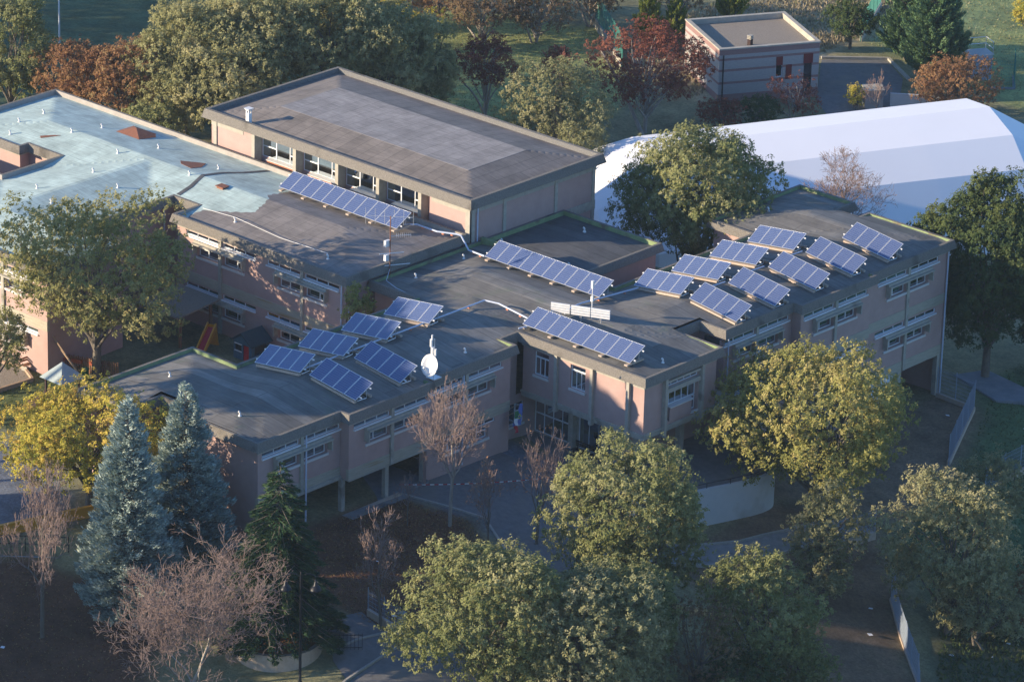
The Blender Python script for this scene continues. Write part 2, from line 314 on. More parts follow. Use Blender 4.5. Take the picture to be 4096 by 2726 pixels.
TERRAIN_POINTS = [(-10,-20,.3),(-14,-27,.3),(-10,-8,-.2),(-5,-14,-.1),(-4,-3,-.5),(-8,0,-.5),(0,6,-2.2),
(0,-24,-.5),(4,-34,-1.6),(9,-27,-1.8),(-3,-33,-.9),(12,-20,-2.6),(6,-12,-2.0),(20,-25,-3.5),(10,-45,-4),(30,-20,-6),
(6,-4,-3.2),(3.2,.5,-3.05),(3.4,2.4,-2.95),(5.2,6.6,-2.75),(10,8,-4.4),(3.6,10.5,-3.3),(1,15,-4.1),(2,32,-4.3),(-5,20,-4.2),(7,24,-4.7),(13,12,-5.6),(20,2,-6.8),(22,-8,-5.6),(32,0,-8.5),(28,14,-8.5),(16,30,-6.4),(5,45,-4.8),(20,50,-7),
(-14,-44,-2.2),(-8,-50,-4),(-24,-36,-.3),(-30,-18,.0),(-24,-12,.2),(-32,-6,.4),(-45,-20,0),(-60,-20,.3),(-70,0,.2),(-40,-40,0),(-25,-60,-1.5),
(-62,20,-.4),(-100,36,-.8),(-120,0,.5),(-80,60,-1.5),(-72,72,-1.8),(-43,98,-3.6),(-60,62,-2.4),(-44,62,-3),(-52,40,-1.8),(-35,45,-3.8),(-20,68,-4.4),(-8,45,-4.6),(-20,30,-3.8),(-13,16,-3),(-18,25,-3.5),(-30,28,-2.2),
(-150,100,0),(-100,150,-4),(0,120,-8),(60,60,-12),(60,-40,-12),(20,-90,-9),(-60,-100,-3),(-150,-60,1),(-20,100,-5)]
WOOD_BELTS = [(-56,-44,-42,-57,23.0,9,.91,.085,3.6,.06),(-42,-50,-2,-73,11.0,26,.55,.45,2.6,.12),(-146,10,-107,-11,21,13,.56,.44,4.5,.2)]

# ------------------------------------------------------------------ terrain
CP = np.array(TERRAIN_POINTS, float)
S_ = 60.
def _tps(P, V, reg):
    n = len(P); d = np.linalg.norm(P[:,None]-P[None], axis=2); K = np.where(d > 0, d*d*np.log(d+1e-9), 0)+reg*np.eye(n)*8
    A = np.zeros((n+3, n+3)); A[:n,:n] = K; A[:n,n] = 1; A[:n,n+1:] = P; A[n,:n] = 1; A[n+1:,:n] = P.T
    return np.linalg.solve(A, np.concatenate([V, np.zeros(3)]))
W_ = _tps(CP[:,:2]/S_, CP[:,2], .0005)
def H(x, y):
    x = np.asarray(x, float); y = np.asarray(y, float)
    q = np.stack([np.clip(x, -170, 85).ravel(), np.clip(y, -110, 160).ravel()], 1)/S_
    d = np.linalg.norm(q[:,None]-CP[None,:,:2]/S_, axis=2); K = np.where(d > 0, d*d*np.log(d+1e-9), 0)
    n = len(CP); return (K@W_[:n]+W_[n]+q@W_[n+1:]).reshape(x.shape)
def h(x, y): return float(H(x, y))
def inpoly(X, Y, P):
    c = np.zeros(X.shape, bool); n = len(P)
    for i in range(n):
        x0, y0 = P[i]; x1, y1 = P[(i+1) % n]
        if y0 == y1: continue
        c ^= ((y0 > Y) != (y1 > Y)) & (X < (x1-x0)*(Y-y0)/(y1-y0)+x0)
    return c
def axis(lo, hi, step, far):
    a = list(np.arange(lo, hi+1e-6, step)); s = step
    b = [hi]; 
    while b[-1] < far: s *= 1.35; b.append(b[-1]+s)
    s = step; c = [lo]
    while c[-1] > -far: s *= 1.35; c.append(c[-1]-s)
    return np.array(sorted(set(c[1:]+a+b[1:])))
gx = axis(-110, 36, .8, 2200); gy = axis(-52, 112, .8, 2200)
GX, GY = np.meshgrid(gx, gy, indexing='ij')
GZ = np.concatenate([H(GX[i:i+20], GY[i:i+20]) for i in range(0, len(gx), 20)])
zones = [ # colour, polygon
 ((0.230,0.219,0.120), [(-110,-60),(40,-60),(40,120),(-110,120)]),
 ((0.099,0.131,0.065), [(-200,15),(-70,15),(-66,40),(-80,62),(-100,90),(-200,90)]),
 ((0.329,0.361,0.131), [(-76,46),(-56,44),(-52,56),(-56,66),(-64,72),(-78,64)]),
 ((0.285,0.329,0.131), [(-60,88),(-30,84),(-10,120),(-60,130)]),
 ((0.481,0.394,0.241), [(-62,66),(-50,64),(-50,82),(-52,100),(-66,100)]),
 ((0.154,0.076,0.044), [(-11,-27),(2.5,-26),(4,-18),(0,-13.5),(-4,-11.5),(-9.5,-12.8),(-10,-20)]),
 ((0.164,0.186,0.219), [(-12,-12),(-9.5,-12.5),(-4,-11),(0,-12),(3,-9),(3,-3),(-2,-1),(-12,0)]),
 ((0.120,0.065,0.040), [(-20,-34),(-8,-33),(-3,-40),(-4,-52),(-20,-52),(-22,-40)]),
 ((0.219,0.164,0.110), [(1,9),(5,10),(9,13),(8,22),(3,33),(-2,33),(-2,12)]),
 ((0.186,0.131,0.084), [(3.5,9.5),(9,13),(14.3,8.6),(17,5.6),(24,-1),(30,-8),(24,-14),(13,-3),(9,-4),(4,-3)]),
 ((0.088,0.143,0.061), [(3,32),(7,24),(10,14),(16,10),(40,30),(20,60),(0,50),(-1,36)]),
 ((0.110,0.120,0.070), [(16,9),(22,2),(40,-10),(44,30),(28,40)]),
 ((0.143,0.164,0.065), [(-46,-14),(-36,-13),(-30,-8),(-24,-3),(-24,-14),(-28,-22),(-40,-24),(-48,-22)]),
 ((0.164,0.180,0.208), [(-34,-24),(-25,-26),(-21,-29),(-22,-33),(-34,-42),(-60,-40),(-60,-26)]),
 ((0.198,0.154,0.099), [(-20,18),(-8,12),(-12,36),(-26,40),(-30,24)]),
]
soil = np.zeros(GX.shape+(3,)); soil[:] = (.14,.145,.08)
for c, P in zones:
    k = inpoly(GX, GY, P); soil[k] = c
for it in range(1):   # soften the borders a little
    sp = np.pad(soil, ((1,1),(1,1),(0,0)), 'edge'); soil = (sp[1:-1,1:-1]*2+sp[:-2,1:-1]+sp[2:,1:-1]+sp[1:-1,:-2]+sp[1:-1,2:])/6
nx, ny = GX.shape
me = bpy.data.meshes.new('ground'); idx = np.arange(nx*ny).reshape(nx, ny)
fc = np.stack([idx[:-1,:-1], idx[1:,:-1], idx[1:,1:], idx[:-1,1:]], -1).reshape(-1, 4)
def np_mesh(me, V, Fc, k):
    me.vertices.add(len(V)); me.vertices.foreach_set('co', np.ascontiguousarray(V, dtype=np.float32).ravel())
    me.loops.add(len(Fc)*k); me.loops.foreach_set('vertex_index', np.ascontiguousarray(Fc, dtype=np.int32).ravel())
    me.polygons.add(len(Fc)); me.polygons.foreach_set('loop_start', np.arange(0, len(Fc)*k, k, dtype=np.int32))
    me.update(calc_edges=True)
np_mesh(me, np.stack([GX, GY, GZ], -1).reshape(-1, 3), fc, 4)
ca = me.color_attributes.new('soil', 'FLOAT_COLOR', 'POINT'); ca.data.foreach_set('color', np.concatenate([soil.reshape(-1,3), np.ones((nx*ny,1))], 1).astype(np.float32).ravel())
me.polygons.foreach_set('use_smooth', [True]*len(me.polygons)); me.materials.append(MATS['soil'])
ground = bpy.data.objects.new('ground', me); COL.objects.link(ground); ground['kind'] = 'structure'

def sheet(name, poly, mt, off=.03, step=.7, zf=None):
    """a paved area that follows the ground"""
    pts = []; n = len(poly)
    for i in range(n):
        a = Vector(poly[i]); b = Vector(poly[(i+1) % n]); k = max(1, int((b-a).length/step))
        pts += [a.lerp(b, j/k) for j in range(k)]
    nb = len(pts); X = np.array([p[0] for p in pts]); Y = np.array([p[1] for p in pts])
    xs, ys = np.meshgrid(np.arange(X.min()+step/2, X.max(), step), np.arange(Y.min()+step/2, Y.max(), step))
    k = inpoly(xs, ys, poly)
    v2 = pts+[Vector((a, b)) for a, b in zip(xs[k], ys[k])]
    vo, eo, fo, *_ = delaunay_2d_cdt(v2, [(i, (i+1) % nb) for i in range(nb)], [], 1, 1e-4)
    z = H(np.array([v[0] for v in vo]), np.array([v[1] for v in vo]))+off
    mb = MB(); mb.v = [(v[0], v[1], float(q)) for v, q in zip(vo, z)]; mb.f = [tuple(f) for f in fo]
    o = mb.build(name, mt); o['kind'] = 'structure'; return o
def kerb(name, pts, parent=None, w=.14, hh=.12, mt='kerb', step=.8, zoff=0):
    mb = MB(); P = []
    for i in range(len(pts)-1):
        a = Vector(pts[i]); b = Vector(pts[i+1]); k = max(1, int((b-a).length/step)); P += [a.lerp(b, j/k) for j in range(k)]
    P.append(Vector(pts[-1]))
    for i in range(len(P)-1):
        a, b = P[i], P[i+1]; d = (b-a).normalized(); nrm = Vector((-d.y, d.x))*w/2
        za, zb = h(*a)+zoff, h(*b)+zoff; c = []
        for zz0, zz1 in ((-.15,-.15),(hh,hh)):
            c += [(*(a-nrm), za+zz0), (*(b-nrm), zb+zz1), (*(b+nrm), zb+zz1), (*(a+nrm), za+zz0)]
        mb.hexa(c)
    return mb
def kerb_obj(name, pts, label=None, **k):
    mtn = k.get('mt', 'kerb'); mb = kerb(name, pts, **k); o = mb.build(name, mtn); o['kind'] = 'structure'; return o

# ------------------------------------------------------------------ buildings
class Fac:
    """a facade frame: s along the wall, z up, n outwards"""
    def __init__(s, o, u, n): s.o = Vector((*o, 0)); s.u = Vector((*u, 0)); s.n = Vector((*n, 0))
    def P(s, a, z, n=0): p = s.o+s.u*a+s.n*n; return (p.x, p.y, z)
    def box(s, mb, s0, s1, z0, z1, n0, n1):
        return mb.hexa([s.P(s0,z0,n0), s.P(s1,z0,n0), s.P(s1,z0,n1), s.P(s0,z0,n1), s.P(s0,z1,n0), s.P(s1,z1,n0), s.P(s1,z1,n1), s.P(s0,z1,n1)])
    def quad(s, mb, s0, s1, z0, z1, n): return mb.quad(s.P(s0,z0,n), s.P(s1,z0,n), s.P(s1,z1,n), s.P(s0,z1,n))
def wall(F, s0, s1, z0, z1, ops, parent, mt='plaster', depth=.32, name='wall'):
    ss = sorted({s0, s1, *[min(max(o[i], s0), s1) for o in ops for i in (0, 1)]}); zs = sorted({z0, z1, *[o[i] for o in ops for i in (2, 3)]})
    mb = MB(); rm = MB()
    for a, b in zip(ss, ss[1:]):
        for c, d in zip(zs, zs[1:]):
            x, y = (a+b)/2, (c+d)/2
            if not any(o[0] < x < o[1] and o[2] < y < o[3] for o in ops): F.quad(mb, a, b, c, d, 0)
    for a, b, c, d in ops:
        mb.quad(F.P(a,c,0), F.P(a,d,0), F.P(a,d,-depth), F.P(a,c,-depth)); mb.quad(F.P(b,c,0), F.P(b,d,0), F.P(b,d,-depth), F.P(b,c,-depth))
        mb.quad(F.P(a,c,0), F.P(b,c,0), F.P(b,c,-depth), F.P(a,c,-depth)); mb.quad(F.P(a,d,0), F.P(b,d,0), F.P(b,d,-depth), F.P(a,d,-depth))
        D = 1.6
        rm.quad(F.P(a,c,-D), F.P(b,c,-D), F.P(b,d,-D), F.P(a,d,-D))
        for q0, q1 in (((a,c),(b,c)),((a,d),(b,d)),((a,c),(a,d)),((b,c),(b,d))): rm.quad(F.P(*q0,-depth), F.P(*q1,-depth), F.P(*q1,-D), F.P(*q0,-D))
    w = mb.build(name, mt, parent)
    if ops: rm.build('room', 'room', w)
    return w
def offset_poly(P, d):
    """rectilinear polygon, counter-clockwise: positive d moves every edge outwards"""
    n = len(P); out = []
    for i in range(n):
        a, b, c = Vector(P[i-1]), Vector(P[i]), Vector(P[(i+1) % n])
        e1 = (b-a).normalized(); e2 = (c-b).normalized(); out.append((b.x+(e1.y+e2.y)*d, b.y-(e1.x+e2.x)*d))
    return out
def fascia(P, zt, parent, mt='aggregate', drop=.58, flare=.14, lip=.2, inner='moss_green', depth=.42):
    n = len(P); mb = MB()
    rings = [(offset_poly(P, -lip), zt), (P, zt), (offset_poly(P, flare), zt-drop), (offset_poly(P, -.30), zt-drop-.01)]
    def strip(mb, r0, r1):
        for i in range(n):
            j = (i+1) % n; mb.quad((*r0[0][i], r0[1]), (*r0[0][j], r0[1]), (*r1[0][j], r1[1]), (*r1[0][i], r1[1]))
    for a, b in zip(rings, rings[1:]): strip(mb, a, b)
    f = mb.build('fascia', mt, parent)
    mi = MB(); strip(mi, (offset_poly(P, -lip), zt-.004), (offset_poly(P, -lip-.03), zt-depth)); mi.build('parapet_lining', inner, f)
    return f
def roof_mesh(P, rects, ze, pitch, dmax, parent, mt, name='roof', step=.35, sel=None, zadd=0):
    I = offset_poly(P, -.22)
    xs = sorted({round(p[0], 4) for p in I}); ys = sorted({round(p[1], 4) for p in I})
    def fill(a):
        o = []
        for u, v in zip(a, a[1:]):
            k = max(1, int(math.ceil((v-u)/step))); o += [u+(v-u)*i/k for i in range(k)]
        return np.array(o+[a[-1]])
    xs, ys = fill(xs), fill(ys); X, Y = np.meshgrid(xs, ys, indexing='ij')
    d = np.full(X.shape, -9.)
    for x0, x1, y0, y1 in rects: d = np.maximum(d, np.minimum(np.minimum(X-x0, x1-X), np.minimum(Y-y0, y1-Y)))
    Z = ze+pitch*np.clip(d, 0, dmax)+zadd
    cx = (xs[:-1]+xs[1:])/2; cy = (ys[:-1]+ys[1:])/2; CX, CY = np.meshgrid(cx, cy, indexing='ij')
    k = inpoly(CX, CY, I)
    if sel is not None: k &= sel(CX, CY)
    mb = MB(); id_ = {}
    def vid(i, j):
        if (i, j) not in id_: id_[(i, j)] = len(mb.v); mb.v.append((float(xs[i]), float(ys[j]), float(Z[i, j])))
        return id_[(i, j)]
    for i, j in zip(*np.nonzero(k)):
        a, b, c, e = vid(i, j), vid(i+1, j), vid(i+1, j+1), vid(i, j+1)
        if abs(Z[i,j]-Z[i+1,j+1]) < abs(Z[i+1,j]-Z[i,j+1]): mb.f += [(a, b, c), (a, c, e)]
        else: mb.f += [(a, b, e), (b, c, e)]
    o = mb.build(name, mt, parent, smooth=False)
    def zf(x, y):
        dd = max(min(x-x0, x1-x, y-y0, y1-y) for x0, x1, y0, y1 in rects); return ze+pitch*min(max(dd, 0), dmax)+zadd
    return o, zf
def window(F, parent, s0, s1, z0, z1, split, side, depth=.24, sill=True, blinds=None, cols=2, posters=None, name='window'):
    """a framed window in its reveal; side +1 puts the light with the transom on the right"""
    t = .045; mb = MB(); g = -depth
    def fr(a, b, c, d): F.box(mb, a, b, c, d, g-.03, g+.04)
    fr(s0, s1, z0, z0+t); fr(s0, s1, z1-t, z1); fr(s0, s0+t, z0+t, z1-t); fr(s1-t, s1, z0+t, z1-t)
    panes = []
    if cols == 2:
        sm = s0+(s1-s0)*split if side < 0 else s1-(s1-s0)*split
        fr(sm-t*.7, sm+t*.7, z0+t, z1-t); zt = z0+(z1-z0)*.58
        a, b = (s0+t, sm-t*.7) if side < 0 else (sm+t*.7, s1-t)
        fr(a, b, zt-t*.8, zt+t*.8)
        panes = [(a, b, z0+t, zt-t*.8), (a, b, zt+t*.8, z1-t), ((sm+t*.7, s1-t, z0+t, z1-t) if side < 0 else (s0+t, sm-t*.7, z0+t, z1-t))]
    else:
        w = (s1-s0-t)/cols
        for i in range(cols):
            if i: fr(s0+t/2+w*i-t*.4, s0+t/2+w*i+t*.4, z0+t, z1-t)
            panes.append((s0+t/2+w*i+t*.45, s0+t/2+w*(i+1)-t*.45, z0+t, z1-t))
    o = mb.build(name, 'white_frame', parent)
    for q in panes:
        pb = MB(); F.box(pb, q[0], q[1], q[2], q[3], g-.008, g+.004); pb.build('pane', 'glass', o)
    if blinds:
        bb = MB()
        for q in panes: 
            k = blinds*(.75+.5*random.random()); zb = max(q[3]-(z1-z0)*k, q[2])
            if q[3]-zb > .05: F.box(bb, q[0], q[1], zb, q[3], g-.12, g-.10)
        if bb.f: bb.build('blind', 'blind', o)
    if posters:
        for i, (a, b, c, d, mtn) in enumerate(posters):
            pb = MB(); F.box(pb, s0+(s1-s0)*a, s0+(s1-s0)*b, z0+(z1-z0)*c, z0+(z1-z0)*d, g-.05, g-.04); pb.build('poster', mtn, o)
    if sill:
        sb = MB(); F.box(sb, s0-.06, s1+.06, z0-.15, z0-.003, g+.02, .09); sb.build('sill', 'sill', o)
    return o
def bay(F, parent, p, zr, wl=2.1, st=3.15, posters=None, bl=.0):
    """one classroom bay round the pillar at s = p: clerestory strip, canopy with brackets, two windows; returns wall openings"""
    ops = []
    zs0, zs1, zw0, zw1 = zr-.64, zr-.30, zr-1.92, zr-1.02
    for sg in (-1, 1):
        a, b = sorted((p+sg*.18, p+sg*(st+.18))); ops.append((a, b, zs0, zs1))
        window(F, parent, a, b, zs0, zs1, .5, 1, .10, False, .6*random.random(), cols=3, name='clerestory_window')
        sb = MB(); F.box(sb, a-.04, b+.04, zs0-.09, zs0-.004, -.1, .12); sb.build('clerestory_sill', 'white_frame', parent)
        a, b = sorted((p+sg*.16, p+sg*(.16+wl))); ops.append((a, b, zw0, zw1))
        window(F, parent, a, b, zw0, zw1, .42, sg, .26, True, bl*random.random(), 2, posters)
        bk = MB(); F.box(bk, *sorted((p+sg*(.16+wl+.03), p+sg*(.16+wl+.12))), zr-1.70, zr-1.0, .003, .40); bk.build('bracket', 'concrete', parent)
    cn = MB(); F.box(cn, p-wl-.30, p+wl+.30, zr-1.0, zr-.90, .003, .46); F.box(cn, p-wl-.30, p+wl+.30, zr-.898, zr-.74, .003, .26); cn.build('canopy', 'concrete', parent)
    return ops
def pillar(F, parent, s, z0, z1, w=.26, n0=-.05, n1=.13, mt='concrete', name='pillar'):
    mb = MB(); F.box(mb, s-w/2, s+w/2, z0, z1, n0, n1); return mb.build(name, mt, parent)
def band(F, parent, s0, s1, z0, z1, n=.035, mt='board_concrete', name='concrete_band'):
    mb = MB(); F.box(mb, s0, s1, z0, z1, -.2, n); return mb.build(name, mt, parent)
def downpipe(F, parent, s, z0, z1, n=.2, r=.055, mt='pvc'):
    mb = MB(); mb.tube([F.P(s, z0, n), F.P(s, z1, n)], r, 8)
    k = z0+1
    while k < z1: mb.tube([F.P(s, k-.03, n), F.P(s, k+.03, n)], r*1.25, 8); k += 2.4
    return mb.build('downpipe', mt, parent)
def EX(X): return Fac((X, 0), (0, 1), (1, 0))       # wall facing +X, s = Y
def EY(Y): return Fac((0, Y), (1, 0), (0, -1))      # wall facing -Y, s = X

# ---- main school building: two storey-high wings, entrance block and link under one low hipped felt roof
ZL = 7.0; WI = .27
OUT = [(-23.4,-26.2),(-19,-26.2),(-19,-23.4),(-17.1,-23.4),(-17.1,-24.35),(-9.6,-24.35),(-9.6,-17.3),(-8.85,-17.3),(-8.85,-9.8),(-9.35,-9.8),(-9.35,-1.62),(-10.75,-1.62),(-10.75,0),(0,0),(0,7.53),(-3.87,7.53),(-3.87,9.83),(-1.69,9.83),(-1.69,16.7),(-.95,16.7),(-.95,24.6),(-1.34,24.6),(-1.34,33.55),(-8.7,33.55),(-8.7,32.4),(-10.57,32.4),(-10.57,34.4),(-15.5,34.4),(-15.5,24.55),(-11.7,24.55),(-11.7,10.4),(-14.7,10.4),(-14.7,18.7),(-23.55,18.7),(-23.55,-.43),(-19.4,-.43),(-19.4,-16.55),(-23.4,-16.55)]
school = thing('school_building', 'long pink school building with flat dark felt roofs and rows of solar arrays', 'building', (-10, 0, -5))
RECT = [(-19.4,-9.3,-24.35,5),(-23.4,-9.6,-26.2,-16.55),(-23.55,-1,-.43,10.2),(-10.75,0,-1,9.0),(-11.7,-1.35,4,33.55),(-15.5,-1.34,24.55,34.4),(-23.55,-14.7,8,18.7)]
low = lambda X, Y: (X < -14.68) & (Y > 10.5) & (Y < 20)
fascia(OUT, ZL, school)
rf, zL = roof_mesh(OUT, RECT, 6.74, .14, 4.75, school, 'roof_main', sel=lambda X, Y: ~low(X, Y))
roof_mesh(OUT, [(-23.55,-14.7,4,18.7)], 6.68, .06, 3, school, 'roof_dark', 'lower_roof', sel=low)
mb = MB(); mb.box(-23.5,-14.5,10.22,10.48,6.6,7.22); mb.build('roof_upstand', 'moss_green', school)
INW = offset_poly(OUT, -WI)
front = {(5,6): 'seg1', (7,8): 'seg2', (9,10): 'seg3', (12,13): 'ent_s', (13,14): 'ent_e', (17,18): 'rw1', (19,20): 'rw2', (21,22): 'rw3'}
ZT = ZL-.5
def wall_edge(i, zb, ops=()):
    (x0, y0), (x1, y1) = INW[i], INW[(i+1) % len(INW)]
    if abs(x0-x1) < 1e-6: F = EX(x0) if y1 > y0 else Fac((x0, 0), (0, 1), (-1, 0)); a, b = sorted((y0, y1))
    else: F = EY(y0) if x1 > x0 else Fac((0, y0), (1, 0), (0, 1)); a, b = sorted((x0, x1))
    return F, a, b, wall(F, a, b, zb, ZT, list(ops), school)
bottoms = {1: -1, 2: -1, 3: -1, 4: -1, 6: 2.5, 8: -1, 10: -1, 11: 2.5, 14: 2.9, 15: -5, 16: -5}
for i in range(len(OUT)):
    if (i, i+1) in front: continue
    if i in (33,): continue      # shared with the gym and classroom block behind
    wall_edge(i, bottoms.get(i, -5))
# left wing front: three classroom bays over an open undercroft
for i, p, nm in ((5, -20.41, 1), (7, -13.29, 2), (9, -6.05, 3)):
    x = INW[i][0]; F = EX(x); a, b = INW[i][1], INW[i+1][1]
    ops = bay(F, school, p, 6.4, bl=[0,.9,.8,.5][nm]); wall(F, a, b, 3.2, ZT, ops, school)
    band(F, school, a-.02, b+.02, 2.5, 3.2); pillar(F, school, p, 2.5, 6.42)
    tb = MB(); F.box(tb, a, b, 6.12, 6.41, -.05, .02); tb.build('top_beam', 'concrete', school)
F = EX(INW[9][0]); pz = [(.05,.45,.1,.55,'play_red'),(.55,.9,.1,.5,'flag_green'),(.2,.6,.6,.9,'yellow_paper')]
ops = []
for sg, (a, b) in ((-1, (-8.25,-6.2)), (1, (-5.9,-3.85))):
    ops.append((a, b, 1.25, 2.05)); window(F, school, a, b, 1.25, 2.05, .42, sg, .26, True, None, 2, pz)
    ops.append((a-.6, b, 2.18, 2.44) if sg < 0 else (a, b+.6, 2.18, 2.44)); window(F, school, *ops[-1], .5, 1, .1, False, None, 3, name='clerestory_window')
wall(F, -9.53, -1.89, -1, 2.5, ops, school)
downpipe(F, school, -6.45, .2, 6.5, .2); downpipe(EX(INW[5][0]), school, -20.2, 0, 6.45, .24)
# undercroft behind the pillars
wall(EX(-14.6), -24.1, -9.5, -1, 2.5, [(-21,-19,.9,2.2),(-15.5,-13,.1,2.2)], school, name='undercroft_wall')
mb = MB(); mb.box(-17,-9.7,-24.0,-9.55,2.40,2.62); mb.box(-14,-9.1,-17.0,-9.55,2.38,2.5); mb.build('undercroft_ceiling', 'concrete', school)
for x, y in ((-9.75,-16.95),(-9.45,-13.4),(-9.5,-10.0)):
    mb = MB(); mb.box(x-.17, x+.13, y-.15, y+.15, -.4, 2.5); mb.build('column', 'concrete', school)
mb = MB(); mb.box(-15,-9.3,-24.2,-9.6,-.6,.12); mb.build('undercroft_floor', 'slab_concrete', school)
mb = MB(); mb.box(-9.28,-8.98,-24.2,-12.4,-.6,.20); mb.build('undercroft_kerb', 'kerb_tan', school)
# entrance block
F = EY(WI); ops = []
for a, b in ((-9.52,-8.30),(-6.45,-5.18)):
    ops.append((a, b, 4.40, 6.02)); o = window(F, school, a, b, 4.40, 5.62, .5, 1, .16, True, .55, cols=3, name='tall_window')
    window(F, school, a, b, 5.62, 6.02, .5, 1, .16, False, .9, cols=1, name='roller_box')
wall(F, -10.48, -.27, 2.97, ZT, ops, school)
tb = MB(); F.box(tb, -10.6, -.26, 6.1, 6.41, -.05, .03); F.box(tb, -10.6, -.26, 2.87, 3.04, -.2, .06); tb.build('edge_beam', 'concrete', school)
for p in (-7.55,-4.53,-1.48): pillar(F, school, p, 2.45, 6.42, .24, -.1, .22, name='fin')
F = EX(-WI); ops = [(2.3,5.5,5.62,6.0),(2.3,5.5,3.3,5.28)]
wall(F, .27, 7.26, 2.97, ZT, ops, school)
window(F, school, 2.3, 5.5, 5.62, 6.0, .5, 1, .15, False, .7, cols=5, name='clerestory_window'); window(F, school, 2.3, 5.5, 4.25, 5.28, .5, 1, .3, False, .8, cols=5)
window(F, school, 2.3, 2.7, 3.3, 4.2, .5, 1, .3, False, None, cols=1); window(F, school, 4.9, 5.5, 3.3, 4.2, .5, 1, .3, True, None, cols=1)
mb = MB(); F.box(mb, 2.72, 4.86, 3.25, 4.18, -.25, .08); mb.build('spandrel', 'plaster', school)
mb = MB(); F.box(mb, 2.66, 4.92, 4.182, 4.26, -.3, .2); mb.build('sill', 'sill', school)
mb = MB(); F.box(mb, 2.24, 5.56, 5.30, 5.60, -.02, .2); F.box(mb, 2.24, 5.56, 6.0, 6.14, -.02, .2); F.box(mb, .27, 7.26, 2.87, 3.04, -.2, .06); F.box(mb, .27, 1.98, 6.12, 6.41, -.05, .03); F.box(mb, 5.84, 7.26, 6.12, 6.41, -.05, .03); mb.build('lintel', 'concrete', school)
for p in (2.12, 5.69): pillar(F, school, p, 2.4, 6.42, .22, -.1, .3, name='fin')
mb = MB(); mb.box(-10.6,-.3,.3,9.6,2.6,2.87); mb.build('entrance_ceiling', 'concrete', school)
F = EY(2.0)
wall(F, -11.2, -3.2, -.6, 2.6, [(-10.9,-7.75,-.45,2.35),(-7.1,-4.6,-.45,2.3)], school, 'concrete', .2, 'entrance_wall')
window(F, school, -10.9, -7.75, .85, 2.35, .5, 1, .1, False, None, cols=4, name='entrance_glazing'); window(F, school, -10.9, -7.75, -.45, .85, .5, 1, .1, False, None, cols=4, name='entrance_glazing')
window(F, school, -7.1, -4.6, -.45, 2.3, .5, 1, .1, False, None, cols=3, name='entrance_door')
wall(EX(-3.2), 2.0, 9.6, -1, 2.6, [], school, 'plaster', .2, 'entrance_wall')
wall(EX(-10.9), -1.3, 2.0, -.6, 2.6, [(-.9,.9,.5,2.0)], school, 'plaster', .2, 'entrance_wall'); window(EX(-10.9), school, -.9, .9, .5, 2.0, .4, 1, .12, True, .7)
for x, y in ((-1.6,5.5),(-7.4,1.75),(-1.5,1.2),(-4.6,1.75)):
    mb = MB(); mb.box(x-.2, x+.2, y-.2, y+.2, -1.2, 2.6); mb.build('column', 'concrete', school)
# right wing: three bays on two floors
for i, p, nm in ((17, 13.3, 1), (19, 20.6, 2), (21, 28.9, 3)):
    x = INW[i][0]; F = EX(x); a, b = INW[i][1], INW[i+1][1]
    ops = bay(F, school, p, 6.4); 
    py = [(.06,.94,.08,.55,'yellow_paper'),(.1,.4,.62,.92,'paper'),(.55,.9,.6,.9,'yellow_paper')] if nm == 3 else None
    ops += bay(F, school, p, 2.65, posters=py); wall(F, a, b, -.55, ZT, ops, school)
    band(F, school, a-.02, b+.02, 2.5, 3.2); band(F, school, a-.02, b+.02, -1.25, -.55); pillar(F, school, p, -1.25, 6.42)
    if nm < 3: wall(F, a, b, -5, -1.25, [(p-2.2,p-.3,-3.2,-1.9),(p+.3,p+2.2,-3.2,-1.9)], school)
    tb = MB(); F.box(tb, a, b, 6.12, 6.41, -.05, .02); tb.build('top_beam', 'concrete', school)
F = EX(INW[21][0]); downpipe(F, school, 33.15, -4.3, 6.45, .14, .06); downpipe(EX(INW[17][0]), school, 10.3, -4, 6.45, .16, .05)
wall(EX(-5.6), 24.6, 33.2, -5, -1.25, [], school, 'plaster', name='undercroft_wall'); mb = MB(); mb.box(-8,-1.65,24.4,33.25,-1.35,-1.2); mb.build('undercroft_ceiling', 'concrete', school)
for y in (33.0, 28.6): mb = MB(); mb.box(-1.95,-1.6,y-.2,y+.2,-4.8,-1.25); mb.build('column', 'concrete', school)
mb = MB(); mb.box(-1.9,-1.68,25.2,28.2,-4.7,-1.3); mb.build('white_door', 'white_paint', school)
